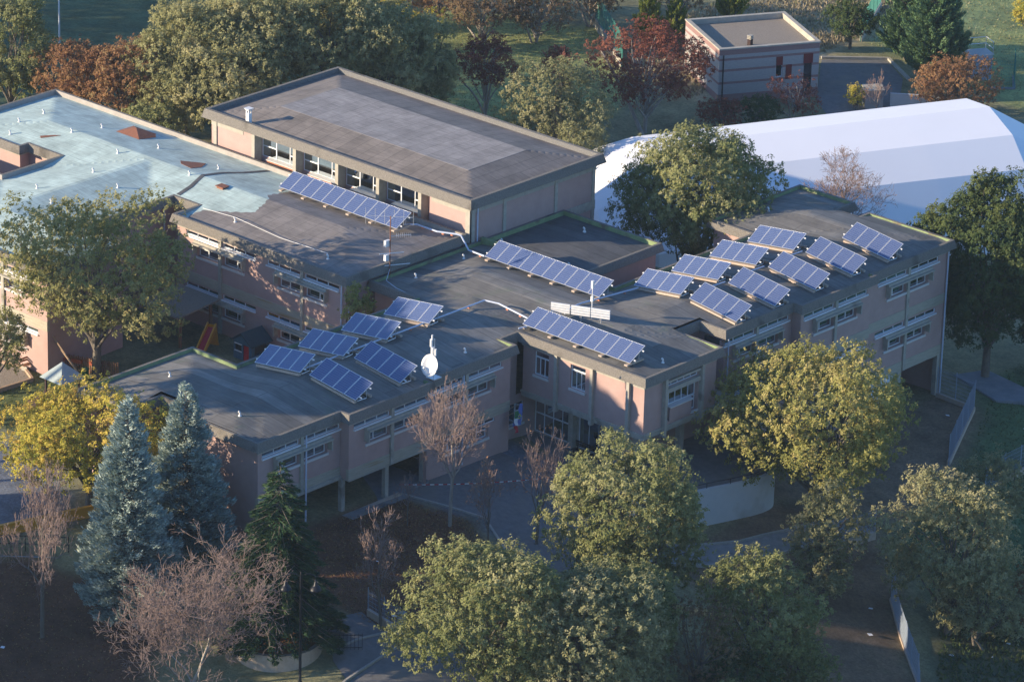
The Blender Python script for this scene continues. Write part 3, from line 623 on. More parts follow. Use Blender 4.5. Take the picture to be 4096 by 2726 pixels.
# small greened notch linings and patches on the roof
# ---- classroom block with the painted roof
ZM = 7.8
OM = [(-64.3,8.9),(-64.3,-1.2),(-56.9,-1.2),(-56.9,-.35),(-53.55,-.35),(-53.55,-5.75),(-66,-5.75),(-66,-15.7),(-38,-15.7),(-38,-8.5),(-42.3,-8.5),(-42.3,-.2),(-39.9,-.2),(-39.9,-2.65),(-23.5,-2.65),(-23.5,8.9)]
blk = thing('classroom_block', 'two-storey pink classroom block with pale blue-green painted roof joined to dark felt', 'building', (-40, 0, -.5))
fascia(OM, ZM, blk, inner='teal_flashing', drop=.58)
RM = [(-64.3,-23.5,-2.65,8.9),(-53.55,-42.3,-15.7,8.9),(-66,-38,-15.7,-5.75)]
_, zM = roof_mesh(OM, RM, 7.42, .14, 5.7, blk, 'roof_painted', 'roof')
IM = offset_poly(OM, -.26)
def wall_poly(Iw, zb, zt, parent, skip=(), mt='plaster'):
    for i in range(len(Iw)):
        if i in skip: continue
        (x0, y0), (x1, y1) = Iw[i], Iw[(i+1) % len(Iw)]
        if abs(x0-x1) < 1e-6: F = EX(x0) if y1 > y0 else Fac((x0, 0), (0, 1), (-1, 0)); a, b = sorted((y0, y1))
        else: F = EY(y0) if x1 > x0 else Fac((0, y0), (1, 0), (0, 1)); a, b = sorted((x0, x1))
        wall(F, a, b, zb, zt, [], parent, mt)
        fb = MB(); F.box(fb, a, b, zt-.33, zt-.08, -.1, .025); fb.build('top_beam', 'concrete', parent)
wall_poly(IM, -1, ZM-.5, blk, skip=(7, 13))
F = EY(IM[13][1]); ops = []
for p in (-35.45, -27.72):
    ops += bay(F, blk, p, 7.2); ops += bay(F, blk, p, 3.5, posters=[(.05,.4,.1,.5,'flag_green'),(.3,.8,.3,.9,'play_yellow'),(.6,.95,.05,.45,'play_red')] if p > -30 else None); pillar(F, blk, p, 0, 7.25)
wall(F, IM[13][0], IM[14][0], -1, ZM-.5, ops, blk); band(F, blk, IM[13][0]-.02, IM[14][0]+.02, 3.3, 4.0)
tb = MB(); F.box(tb, IM[13][0], IM[14][0], 6.95, 7.22, -.05, .02); tb.build('top_beam', 'concrete', blk)
downpipe(F, blk, -24.0, 0, 7.2, .16); downpipe(EX(IM[14][0]), blk, -2.2, 0, 7.2, .1, .05)
F = EY(IM[7][1]); ops = []
for p in (-57, -49.5, -42.5): ops += bay(F, blk, p, 7.2); ops += bay(F, blk, p, 3.5); pillar(F, blk, p, -.5, 7.25)
wall(F, IM[7][0], IM[8][0], -1, ZM-.5, ops, blk); band(F, blk, IM[7][0]-.02, IM[8][0]+.02, 3.3, 4.0)
downpipe(EX(IM[10][0]), blk, -1.0, 0, 7.2, .15)
# ---- gymnasium
ZG = 10.2
OG = [(-48.85,9.0),(-23.3,9.0),(-23.3,22.35),(-48.85,22.35)]
gym = thing('gymnasium', 'tall gymnasium with grey hipped felt roof, concrete pillars and pink panels', 'building', (-36, 15.7, -2))
fascia(OG, ZG, gym, drop=.62, flare=.18, inner='pebble_grey', lip=.25)
_, zG = roof_mesh(OG, [(-48.85,-23.3,9.0,22.35)], 9.80, .165, 3.75, gym, 'roof_gym')
mb = MB(); mb.box(-45.1,-27.05,12.75,18.6,10.2,10.427); mb.build('roof_top', 'roof_gym_top', gym)
IG = offset_poly(OG, -.35)
F = EY(IG[0][1]); FR = EY(9.98); CS = (-44.27,-40.2,-36.1,-32.2,-28.25)
wall(F, IG[0][0], -44.4, -2, ZG-.6, [], gym); wall(F, -27.4, IG[1][0], -2, ZG-.6, [], gym)
wall(EX(-44.4), IG[0][1], 9.98, -2, ZG-.6, [], gym, 'brick_red'); wall(Fac((-27.4,0),(0,1),(-1,0)), IG[0][1], 9.98, -2, ZG-.6, [], gym)
ops = [(c+.17, c2-.17, 7.7, 9.03) for c, c2 in zip(CS, CS[1:])]
wall(FR, -44.4, -27.4, -2, ZG-.6, ops, gym)
for a, b, c, d in ops:
    t = .05; mb = MB(); L_ = b-a; m1, m2 = a+L_*.36, a+L_*.72
    for q in ((a,b,c,c+t),(a,b,d-t,d),(a,a+t,c+t,d-t),(b-t,b,c+t,d-t),(m1,m1+.08,c+t,d-t),(m2,m2+.06,c+t,d-t),(a+t,m1,c+.74,c+.81),(m2+.06,b-t,c+.62,c+.69)): FR.box(mb, *q, -.12, -.05)
    o = mb.build('window', 'white_frame', gym)
    for q in ((a+t,m1,c+t,c+.74),(a+t,m1,c+.81,d-t),(m1+.08,m2,c+t,d-t),(m2+.06,b-t,c+t,c+.62),(m2+.06,b-t,c+.69,d-t)):
        pb = MB(); FR.box(pb, *q, -.09, -.08); pb.build('pane', 'glass', o)
    sb = MB(); FR.box(sb, a+.9, b, c-.30, c-.004, -.1, .42); sb.build('sill', 'brick_red', o)
    st = MB(); FR.box(st, a+.85, b, c-.003, c+.045, -.1, .47); st.build('sill_cap', 'sill', o)
for c in CS: pillar(F, gym, c, -1, 9.6, .3, -.62, .1)
pillar(F, gym, -48.1, -1, 9.6, .32, -.02, .08); pillar(F, gym, -23.85, -1, 9.6, .4, -.3, .06)
tb = MB(); FR.box(tb, -44.4, -27.4, 9.05, 9.6, -.1, .03); tb.build('lintel_beam', 'concrete', gym)
tb = MB(); F.box(tb, IG[0][0], -45.3, 9.05, 9.6, -.1, .03); tb.build('ring_beam', 'concrete', gym)
tb = MB(); F.box(tb, -27.2, IG[1][0], 9.05, 9.6, -.1, .03); tb.build('ring_beam', 'concrete', gym)
F = EX(IG[1][0]); wall(F, IG[1][1], IG[2][1], -3, ZG-.6, [], gym)
for y in (12.7,17.9,21.75): pillar(F, gym, y, -3, 9.6, .28, -.05, .09)
pillar(F, gym, 9.6, -3, 9.6, .3, -.05, .06)
tb = MB(); F.box(tb, 9.4, IG[2][1], 9.05, 9.6, -.1, .05); F.box(tb, 18.1, IG[2][1], 6.2, 6.85, -.1, .05); tb.build('ring_beam', 'concrete', gym)
downpipe(F, gym, 9.95, 7, 9.6, .12, .05)
for k in (2, 3):
    (x0, y0), (x1, y1) = IG[k], IG[(k+1) % 4]
    if abs(x0-x1) < 1e-6: wall(Fac((x0,0),(0,1),(-1,0)), *sorted((y0,y1)), -2, ZG-.6, [], gym)
    else: wall(Fac((0,y0),(1,0),(0,1)), *sorted((x0,x1)), -3, ZG-.6, [], gym)
# ------------------------------------------------------------------ solar arrays
PW, PL, GAP = .99, 1.64, 1.012
def panel_meshes():
    a = MB(); t, d = .035, .042
    for x0, x1, y0, y1 in ((0,PW,0,t),(0,PW,PL-t,PL),(0,t,t,PL-t),(PW-t,PW,t,PL-t)): a.box(x0, x1, y0, y1, -d, 0)
    o = a.build('panel', 'alu'); fm = o.data; bpy.data.objects.remove(o)
    b = MB(); b.box(t, PW-t, t, PL-t, -.03, -.006); o = b.build('cells', 'solar_cells'); gm = o.data; bpy.data.objects.remove(o)
    uvl = gm.uv_layers.new(name='UVMap')
    for lp in gm.loops:
        v = gm.vertices[lp.vertex_index].co; uvl.data[lp.index].uv = ((v.x-t)/(PW-2*t), (v.y-t)/(PL-2*t))
    return fm, gm
FM, GM = panel_meshes()
TILT = R(28.5)
def solar_array(loc, n, slope, label, group, kerbs):
    t = thing('solar_array', label, 'solar array', loc, group)
    ex = Vector((math.cos(slope), 0, math.sin(slope))); ey = Vector((0, math.cos(TILT), math.sin(TILT))); ez = ex.cross(ey).normalized(); ey = ez.cross(ex)
    M3 = Matrix((ex, ey, ez)).transposed().to_4x4(); L = n*GAP
    for i in range(n):
        o = bpy.data.objects.new('panel', FM); COL.objects.link(o); o.parent = t; o.matrix_local = M3 @ Matrix.Translation((i*GAP, 0, 0))
        g = bpy.data.objects.new('cells', GM); COL.objects.link(g); g.parent = o
    def part(name, mb, mt):
        mb.v = [tuple(M3 @ Vector(p)) for p in mb.v]; return mb.build(name, mt, t, local=True)
    for y in (.36, 1.24):
        mb = MB(); mb.box(-.17, L+.16, y-.035, y+.035, -.115, -.048); part('rail', mb, 'white_paint')
    k = 4 if n <= 4 else n//2+1
    for i in range(k):
        x = .25+(L-.5)*i/(k-1); mb = MB()
        top = M3 @ Vector((x, 1.24, -.11)); bot = Vector((top.x, top.y, M3.to_3x3().col[0].z*x-.2 if False else ex.z*x-.26))
        mb.tube([top, bot], .022, 6); lowp = M3 @ Vector((x, .36, -.11)); lb = Vector((lowp.x, lowp.y, ex.z*x-.26)); mb.tube([lowp, lb], .022, 6); mb.tube([bot, lb], .022, 6)
        mb.build('support', 'alu', t, local=True)
    def block(x0, x1, y0, y1, z0, z1, mt='kerb_tan'):
        mb = MB(); mb.hexa([(ex.x*x0,y0,ex.z*x0+z0),(ex.x*x1,y0,ex.z*x1+z0),(ex.x*x1,y1,ex.z*x1+z0),(ex.x*x0,y1,ex.z*x0+z0),(ex.x*x0,y0,ex.z*x0+z1),(ex.x*x1,y0,ex.z*x1+z1),(ex.x*x1,y1,ex.z*x1+z1),(ex.x*x0,y1,ex.z*x0+z1)]); mb.build('ballast_kerb', mt, t, local=True)
    if kerbs == 'long':
        block(.15, L-.1, -.02, .18, -.26, -.13); block(.15, L-.1, 1.35, 1.55, -.26, -.13)
    else:
        for i in range(k):
            x = .25+(L-.5)*i/(k-1); block(x-.13, x+.13, -.12, 1.5, -.24, -.14)
    return t
sa = [('four-panel solar array in the near wing rear row, %s', 'arrays on the near wing rear slope', -18.41, 7.25, .128, (-15.98,-12.17,-8.30,-4.42), ('beside the shaded roof end','second from the shaded roof end','second from the link roof','next to the link roof')),
      ('four-panel solar array on the near wing front slope, %s', 'arrays on the near wing front slope', -13.94, 7.65, -.122, (-15.65,-11.71), ('farther from the satellite dish','nearer the satellite dish')),
      ('four-panel solar array in the far wing rear row, %s', 'arrays on the far wing rear slope', -10.56, 7.25, .123, (11.03,14.78,18.68,22.63), ('next to the ten-panel array','second from the ten-panel array','second from the roof step','against the roof step')),
      ('four-panel solar array in the far wing front row, %s', 'arrays on the far wing front slope', -5.9, 7.65, -.118, (11.09,15.01,19.14,23.06,26.98), ('beside the green-edged roof notch','second from the roof notch','in the middle of the five','second from the far roof end','at the far roof end'))]
for lab, grp, x, z, s, ys, wh in sa:
    for y, w_ in zip(ys, wh): solar_array((x, y, z), 4, math.atan(s), lab % w_, grp, 'long')
solar_array((-37.68,5.25,8.3), 11, 0, 'eleven-panel solar array on the felt roof below the gymnasium windows', None, 'b')
solar_array((-20.56,7.46,7.42), 10, 0, 'ten-panel solar array on the link roof before the shaded lower roof', None, 'b')
solar_array((-11.0,.68,7.3), 9, 0, 'nine-panel solar array on the entrance block roof in front of white aerials', None, 'b')

# ------------------------------------------------------------------ things on the roofs
def vent(x, y, z, label, group, hh=.28, mt='white_paint', bend=(-.7,-.7)):
    mb = MB(); b = Vector((*bend, 0)).normalized()*.10
    mb.tube([(x,y,z-.12),(x,y,z+hh*.7),(x+b.x*.35,y+b.y*.35,z+hh*.92),(x+b.x,y+b.y,z+hh)], [.062,.06,.062,.066], 8)
    mb.lathe((x, y, z-.14), [(.12,0),(.11,.16),(.065,.2)], 8)
    return solo(mb, 'roof_vent', mt, label, 'vent', (x, y, z-.12), group, True)
for x, y in ((-60.55,4.37),(-60.32,1.84),(-59.2,0),(-55.51,5.36),(-55.76,2.72),(-49.66,5.33),(-50.51,2.24),(-48.92,-1.52),(-43.79,5.47),(-43.79,2.7),(-49.3,-6.35),(-45.83,-2.1),(-46.51,-7.57)):
    vent(x, y, zM(x, y), 'small curved white vent pipe on the pale blue-green roof', 'vents on the painted roof')
for x, y in ((-35.97,-.55),(-26.95,-.84)): vent(x, y, zM(x, y), 'small vent pipe on the brown felt roof carrying the thin cable', 'vents on the classroom felt roof', .3)
for x, y in ((-21.8,2.17),(-22.04,7.04)): vent(x, y, zL(x, y), 'small vent pipe on the link roof', 'vents on the link roof')
for x, y in ((-20.59,-21.15),(-13.04,-22.49)): vent(x, y, zL(x, y), 'pale vent pipe on the shaded end of the near wing roof', 'vents on the near wing end')
vent(-10.84,-4.83, zL(-10.84,-4.83), 'white vent pipe on the near wing roof beside the roof notch', None)
vent(-1.15,3.0, zL(-1.15,3), 'short vent pipe on the entrance block roof beside the solar array end', None)
vent(-13.58,28.63, zL(-13.58,28.63), 'round-topped white vent pipe on the far wing roof end', None)
for x, y in ((-20.04,16.87),(-16.32,11.16),(-22.43,11.23)): vent(x, y, 6.85, 'dim vent pipe on the shaded lower roof beside the gymnasium', 'vents on the lower roof')
# skylight hatch
mb = MB(); x, y, z = -53.2, 6.5, zM(-53.2, 6.5)
mb.box(x-1.15, x+1.15, y-.8, y+.8, z-.3, z+.12); o = solo(mb, 'roof_hatch', 'brick_red', 'rust-red pyramid hatch on the painted roof', 'roof hatch', (x, y, z-.3))
mb = MB(); mb.add([(x-1.2,y-.85,z+.124),(x+1.2,y-.85,z+.124),(x+1.2,y+.85,z+.124),(x-1.2,y+.85,z+.124),(x,y,z+.5)], [(0,1,4),(1,2,4),(2,3,4),(3,0,4),(0,3,2,1)]); mb.build('cover', 'rust', o)
mb = MB(); x, y = -40.47, 2.6; z = zM(x, y); mb.box(x-.3, x+.3, y-.25, y+.25, z-.05, z+.1); mb.box(x-.38, x+.38, y-.32, y+.32, z+.102, z+.15); solo(mb, 'flat_vent', 'rust', 'small flat dark vent box on the painted roof', 'vent', (x, y, z-.05))
# bare felt patches on the painted roof
def patch(name, pts, mt, label, zf, off=.03):
    mb = MB(); P = [(x, y, zf(x, y)+off) for x, y in pts]; n = len(P); c = (sum(p[0] for p in P)/n, sum(p[1] for p in P)/n); cz = zf(*c)+off
    mb.v = P+[(c[0], c[1], cz)]; mb.f = [(i, (i+1) % n, n) for i in range(n)]
    lo = MB(); lo.v = mb.v+[(p[0], p[1], p[2]-.02) for p in mb.v]; lo.f = mb.f+[(i, (i+1) % n, (i+1) % n+n+1, i+n+1) for i in range(n)]
    return lo.build(name, mt, blk)
patch('felt_patch', [(-46.5,4.4),(-45.9,3.9),(-44.7,3.7),(-44.6,4.6),(-45.2,5.6),(-45.6,5.3)], 'rust', '', zM)
for i, (a, b) in enumerate((((-42.2,.1),(-42.4,1.5)),((-42.4,1.5),(-43.0,3.2)),((-43.0,3.2),(-42.9,5.0)),((-42.9,5.0),(-42.3,6.6)),((-42.3,6.6),(-42.0,8.55)))):
    patch('felt_strip', [(a[0]-.17,a[1]),(a[0]+.17,a[1]),(b[0]+.17,b[1]),(b[0]-.17,b[1])], 'roof_dark', '', zM)
patch('felt_patch', [(-57.2,1.0),(-56.9,.8),(-56.0,1.9),(-56.4,1.7)], 'rust', '', zM)
# gym chimney
x, y, z = -45.0, 9.55, 9.25
mb = MB(); mb.box(x-.15, x+.15, y-.15, y+.15, z-.3, z+1.45); ch = solo(mb, 'chimney', 'white_paint', 'slim white square chimney rising at the gymnasium roof edge', 'chimney', (x, y, z-.3))
mb = MB()
for dx in (-.11,.11):
    for dy in (-.11,.11): mb.box(x+dx-.035, x+dx+.035, y+dy-.035, y+dy+.035, z+1.452, z+1.65)
mb.hexa([(x-.15,y-.15,z+1.652),(x+.15,y-.15,z+1.652),(x+.15,y+.15,z+1.652),(x-.15,y+.15,z+1.652),(x-.26,y-.26,z+1.82),(x+.26,y-.26,z+1.82),(x+.26,y+.26,z+1.82),(x-.26,y+.26,z+1.82)]); mb.build('cap', 'white_paint', ch)
# shiny turbine vents
for x, y, s in ((-37.5,8.35,1.0),(-36.9,8.4,1.2),(-36.2,7.9,1.0)):
    z = zM(x, y); mb = MB(); mb.tube([(x,y,z-.1),(x,y,z+.3)], .16*s, 10); t = solo(mb, 'turbine_vent', 'black_metal', 'shiny round metal turbine vent behind the long solar array', 'vent', (x, y, z-.1), 'turbine vents by the gymnasium wall')
    mb = MB(); mb.lathe((x, y, z+.3), [(.12*s,0),(.21*s,.06),(.27*s,.17),(.25*s,.28),(.16*s,.37),(.03*s,.40)], 14); mb.build('dome', 'steel', t, True)
# satellite dish and radio gear
x, y, z = -9.35, -9.3, 6.98
t = thing('satellite_dish', 'big round white satellite dish on the near wing parapet with radio boxes above', 'satellite dish', (x, y, z))
mb = MB(); mb.box(x-.35, x+.35, y-.35, y+.35, z, z+.06); mb.tube([(x,y,z),(x,y,z+2.6)], .045, 8); mb.tube([(x-.3,y-.25,z+.06),(x,y,z+.7)], .025, 6); mb.tube([(x+.3,y-.25,z+.06),(x,y,z+.7)], .025, 6); mb.build('mast', 'alu', t)
n = Vector((.15,-.95,.28)).normalized(); c = Vector((x, y, z+.85))+n*.32; a = n.cross(Vector((0,0,1))).normalized(); b = n.cross(a); mb = MB(); K1, K2 = 5, 28
mb.v.append(tuple(c))
for i in range(1, K1+1):
    r = .70*i/K1
    for j in range(K2): q = 2*math.pi*j/K2; mb.v.append(tuple(c+a*math.cos(q)*r*.86+b*math.sin(q)*r+n*(.22*(r/.7)**2)))
for j in range(K2): mb.f.append((0, 1+j, 1+(j+1) % K2))
for i in range(K1-1):
    for j in range(K2): mb.f.append((1+i*K2+j, 1+(i+1)*K2+j, 1+(i+1)*K2+(j+1) % K2, 1+i*K2+(j+1) % K2))
o = mb.build('dish', 'white_paint', t, True)
md = o.modifiers.new('thick', 'SOLIDIFY'); md.thickness = .02
mb = MB(); mb.tube([c+b*.6, c+n*.75+b*.15], .02, 6); mb.tube([c+n*.72+b*.15, c+n*.85+b*.12], .06, 8); mb.build('feed_arm', 'white_paint', t)
for dz, dx, hh, w in ((1.55,.0,.55,.16),(2.1,-.12,.5,.13),(1.6,.26,.45,.1),(2.55,-.05,.35,.08)):
    mb = MB(); mb.tube([(x+dx,y-.15,z+dz),(x+dx,y-.15,z+dz+hh)], w*.7, 8); mb.build('radio_box', 'white_paint', t)
# rooftop tv aerial mast
x, y, z = -23.35, 1.3, 6.5
t = thing('aerial_mast', 'rusty television aerial mast standing against the classroom block parapet', 'aerial', (x, y, z))
mb = MB(); mb.tube([(x,y,z),(x,y,z+4.6)], .035, 8); mb.build('mast', 'rust', t)
mb = MB(); mb.tube([(x-1.4,y-.9,z+4.5),(x+1.2,y+.9,z+4.6)], .018, 5)
for i in range(6):
    k = i/5; px, py = x-1.4+2.6*k, y-.9+1.8*k; mb.tube([(px,py,z+3.95+.1*k),(px,py,z+5.05)], .012, 5)
mb.build('log_aerial', 'alu', t)
mb = MB(); mb.tube([(x,y,z+3.2),(x+.9,y+1.0,z+3.3)], .018, 5)
for i in range(8):
    k = .3+.7*i/7; px, py = x+.9*k, y+1.0*k; mb.tube([(px,py-.0,z+3.1),(px,py,z+3.45)], .01, 4); mb.tube([(px-.12,py+.1,z+3.28),(px+.12,py-.1,z+3.28)], .01, 4)
mb.build('yagi_aerial', 'alu', t)
for zz in (1.1, 2.05):
    mb = MB(); mb.tube([(x-.1,y-.9+.5*(zz<2),z+zz+.1),(x+.3,y+1.0+.6*(zz<2),z+zz-.15)], .03, 6); mb.build('cross_arm', 'white_paint', t)
for zz in (2.5, 1.5):
    mb = MB(); mb.box(x-.25, x-.05, y-.35, y+.05, z+zz, z+zz+.42); mb.build('panel_aerial', 'white_paint', t)
# white bank of panel aerials behind the nine-panel array
t = thing('aerial_bank', 'bank of white ribbed panel aerials behind the entrance block solar array', 'aerial', (-8.6, 3.9, 7.3))
for x, y, z in ((-9.9,3.0,7.75),(-8.65,3.55,7.75),(-7.45,4.1,7.75)):
    mb = MB()
    for dz in (0,.17,.34,.5): mb.hexa([(x-.55,y-.25,z+dz),(x+.6,y+.27,z+dz),(x+.56,y+.36,z+dz),(x-.59,y-.16,z+dz),(x-.55,y-.25,z+dz+.12),(x+.6,y+.27,z+dz+.12),(x+.56,y+.36,z+dz+.12),(x-.59,y-.16,z+dz+.12)])
    mb.build('panel_aerial', 'white_paint', t)
    mb = MB(); mb.tube([(x,y+.12,7.2),(x,y+.12,z+.6)], .03, 6); mb.tube([(x-.4,y+.4,7.25),(x,y+.12,z+.3)], .02, 6); mb.build('stand', 'alu', t)
mb = MB(); mb.tube([(-8.35,4.35,7.3),(-8.35,4.35,9.9)], .03, 6); mb.box(-8.43,-8.27,4.27,4.43,9.5,10.0); mb.box(-8.43,-8.27,4.27,4.43,8.6,8.95); mb.build('mast', 'white_paint', t)
# cable conduits laid on brick blocks
def conduit(pts, label, r=.055, mt='pvc', blocks=True):
    c = pts[0]; mb = MB(); mb.tube(pts, r, 8); o = solo(mb, 'cable_conduit', mt, label, 'conduit', c)
    if blocks:
        for a, b in zip(pts, pts[1:]):
            a, b = Vector(a), Vector(b)
            if abs(a.z-b.z) > .4 or (b-a).length < 1.2: continue
            for k in np.arange(.3, 1, .45):
                q = a.lerp(b, k); bb = MB(); bb.box(q.x-.09, q.x+.09, q.y-.05, q.y+.05, q.z-.15, q.z-.056); bb.build('brick', 'brick_red', o)
    return o
conduit([(-27.0,6.4,8.15),(-26.66,7.3,8.05),(-24.9,7.45,7.98),(-23.6,8.0,8.0),(-23.3,8.1,7.95),(-22.6,8.1,7.12),(-20.8,7.7,7.3)], 'pale conduit running from the long array over the parapet down to the link roof', .06)
conduit([(-14.95,-15.0,7.58),(-14.97,-8.7,7.6),(-14.95,-4.5,7.6),(-14.9,1.3,7.62),(-13.9,1.6,7.6),(-11.2,1.4,7.42)], 'long blue-white conduit along the near wing ridge to the entrance block')
conduit([(-10.9,.2,7.15),(-10.4,1.2,7.3)], 'short pale conduit at the roof notch below the nine-panel array', .05, blocks=False)
conduit([(-10.0,3.6,7.5),(-10.4,4.7,7.5),(-10.5,5.8,7.45),(-10.2,11.1,7.15)], 'pale conduit from the white aerials to the far wing arrays')
for y0, y1 in ((11.9,15.3),(15.8,19.3),(19.6,23.3)): conduit([(-6.4,y0+.3,7.62),(-6.2,y1-.2,7.62)], 'short pale conduit linking arrays along the far wing ridge', .05, blocks=False).__setitem__('group', 'conduits on the far wing ridge')
mb = MB(); mb.tube([(-39.3,-.35,7.75),(-35.97,-.55,8.05),(-31.5,-.8,7.9),(-26.95,-.84,8.05)], .018, 5); solo(mb, 'roof_cable', 'white_paint', 'thin white cable strung between the vents on the classroom felt roof', 'cable', (-39.3,-.35,7.75))
mb = MB(); mb.tube([(-23.35,1.3,7.4),(-22.6,.2,7.1),(-21.4,-.1,7.0),(-20.2,-.2,6.95)], .02, 5); solo(mb, 'mast_cable', 'pvc', 'pale cable trailing from the aerial mast down the link roof', 'cable', (-23.35,1.3,7.0))

# ------------------------------------------------------------------ terrace, paths and walls in front
TER = [(-11.2,-3.0),(-4,-3.6),(.6,-2.7),(2.2,-.3),(2.8,2.2),(3.6,4.4),(4.25,6.4),(4.1,8.0),(3.1,9.2),(1.5,9.75),(-1.0,9.8),(-3.3,9.7),(-3.3,2.0),(-11.2,2.0)]
mb = MB(); mb.prism(TER, -5.5, -.52); te = mb.build('terrace', 'asphalt'); te['kind'] = 'structure'
cv = TER[2:11]; mb = MB(); pts = []
for i in range(len(cv)-1):
    a, b = Vector(cv[i]), Vector(cv[i+1]); pts += [a.lerp(b, k/4) for k in range(4)]
pts.append(Vector(cv[-1]))
for _ in range(3): pts = [pts[0]]+[(pts[i-1]+pts[i]*2+pts[i+1])/4 for i in range(1, len(pts)-1)]+[pts[-1]]
nrm = []
for i in range(len(pts)): d = (pts[min(i+1,len(pts)-1)]-pts[max(i-1,0)]).normalized(); nrm.append(Vector((d.y,-d.x)))
for i in range(len(pts)-1):
    a, b, na, nb_ = pts[i], pts[i+1], nrm[i], nrm[i+1]; o_, i_ = .22, -.02
    mb.hexa([(*(a+na*i_),-5.2),(*(b+nb_*i_),-5.2),(*(b+nb_*o_),-5.2),(*(a+na*o_),-5.2),(*(a+na*i_),-.30),(*(b+nb_*i_),-.30),(*(b+nb_*o_),-.30),(*(a+na*o_),-.30)])
rw = solo(mb, 'retaining_wall', 'wall_grey', 'smooth grey curved retaining wall below the entrance terrace', 'wall', (3, 3, -4))
mb = MB(); top = [(p.x+q.x*.1, p.y+q.y*.1, .05) for p, q in zip(pts, nrm)]; mb.tube(top, .025, 6)
for i in range(0, len(top), 3): mb.tube([(top[i][0],top[i][1],-.3),top[i]], .02, 6)
mb.build('handrail', 'black_metal', rw)
mb = MB(); mb.box(-.5,-.3,-1.5,1.2,-.2,.0)   # bench by the entrance
be = thing('bench', 'dark metal bench standing before the entrance glazing', 'bench', (-5.6, .9, -.52))
mb = MB(); [mb.box(-6.6,-4.7,.75+.14*i,.86+.14*i,-.08,-.04) for i in range(3)]; mb.build('seat', 'black_metal', be)
mb = MB(); [mb.box(-6.6,-4.7,1.2,1.24,.08+.14*i,.17+.14*i) for i in range(3)]; mb.build('backrest', 'black_metal', be)
for x in (-6.4,-4.9):
    mb = MB(); mb.box(x-.03,x+.03,.75,.8,-.52,-.08); mb.box(x-.03,x+.03,1.15,1.2,-.52,.5); mb.build('leg', 'black_metal', be)
# flags on slanted staffs by the entrance
for (x, y, z), cols, lab in (((-9.45,-2.3,2.2), ('flag_green','paper','flag_red'), 'green white and red tricolour flag hanging on the near wing corner'), ((-9.5,-1.9,2.6), ('flag_blue',), 'blue flag with small yellow stars hanging beside the tricolour')):
    fl = thing('flag', lab, 'flag', (x, y, z)); mb = MB(); mb.tube([(x-.1,y,z),(x+.9,y+.1,z+.7)], .018, 6); mb.build('staff', 'wood_pale', fl)
    tx, ty, tz = x+.85, y+.1, z+.66; k = len(cols); H_ = 1.5; W_f = .6 if k == 1 else .26
    for i, cn in enumerate(cols):
        mb = MB(); N_ = 7
        for r in range(N_+1):
            q = r/N_; wz = tz-H_*(i+q)/k if k > 1 else tz-H_*q
            off = .05*math.sin(q*5+i*2); w0 = W_f*(.25+.75*q) if k == 1 else W_f*(.8+.2*math.sin(q*4+i))
            mb.v += [(tx-w0*.3, ty-w0+off, wz), (tx+off, ty+.04, wz)]
        mb.f = [(2*r, 2*r+1, 2*r+3, 2*r+2) for r in range(N_)]; o = mb.build('cloth', cn, fl); o.modifiers.new('s', 'SOLIDIFY').thickness = .012
        if k == 1:
            for s in range(5):
                sb = MB(); q = s/5*2*math.pi; yy, zz = ty-.22+.13*math.cos(q), tz-.85+.13*math.sin(q); sb.box(tx-.02, tx+.05, yy-.03, yy+.03, zz-.03, zz+.03); sb.build('star', 'yellow_paper', fl)
# lower path with kerbs
PA = [(2.6,-2.4),(4.31,.37),(5.7,3.09),(6.6,6.31),(6.9,10.49),(7.3,13)]; PB = [(8.9,12.5),(8.68,8.92),(8.22,5.1),(7.28,1.94),(6.22,-1.04),(4.4,-4.2)]
sheet('path', PA+PB, 'paving', .04); kerb_obj('path_kerb', PA, hh=.16); kerb_obj('path_kerb', PB, hh=.16)
CA = [(-9.2,-12.3),(-3.7,-10.5),(-.5,-12.2),(1.2,-13.0)]
kerb_obj('court_kerb', CA, hh=.12); sheet('court', [(-11.2,-11.6),(-9.2,-12.2),(-3.7,-10.4),(-.5,-12.1),(1.2,-12.9),(3.2,-11),(3.6,-6),(1.5,-2.2),(-11.2,-2.6)], 'asphalt', .03)
sheet('path', [(-9.2,-17.5),(-8.3,-17.4),(-8.5,-12.3),(-9.2,-12.3)], 'paving', .05)
sheet('road', [(4.1,-26.4),(4.7,-31.2),(6,-36),(14,-40),(24,-30),(20,-22),(10,-20)], 'asphalt', .03); kerb_obj('road_kerb', [(3.9,-25.2),(4.05,-26.4),(4.5,-31),(5.6,-36)], hh=.14)
sheet('path', [(2.4,-25.7),(4.0,-26.4),(4.5,-31.0),(2.6,-30.2),(1.5,-29.2),(-1.0,-28.3),(0,-25.2)], 'asphalt', .035); kerb_obj('path_kerb', [(2.55,-25.6),(2.0,-27.6),(1.9,-28.9)], hh=.12)
# round planter
cx, cy = -.75, -31.4; mb = MB(); z0 = h(cx, cy); n = 40
for i in range(n):
    a, b = 2*math.pi*i/n, 2*math.pi*(i+1)/n; r0, r1 = 2.35, 2.62; q = lambda r, t, z: (cx+r*math.cos(t), cy+r*math.sin(t), z)
    mb.hexa([q(r0,a,z0-1),q(r0,b,z0-1),q(r1,b,z0-1),q(r1,a,z0-1),q(r0,a,z0+.62),q(r0,b,z0+.62),q(r1,b,z0+.62),q(r1,a,z0+.62)])
pl = solo(mb, 'planter', 'kerb_tan', 'round raised concrete planter with the dark cedar growing in it', 'planter', (cx, cy, z0))
mb = MB(); mb.lathe((cx, cy, z0), [(2.36,-.2),(2.36,.40),(1.2,.47),(.05,.5)], 32); mb.build('earth', 'litter_leaf', pl, True)
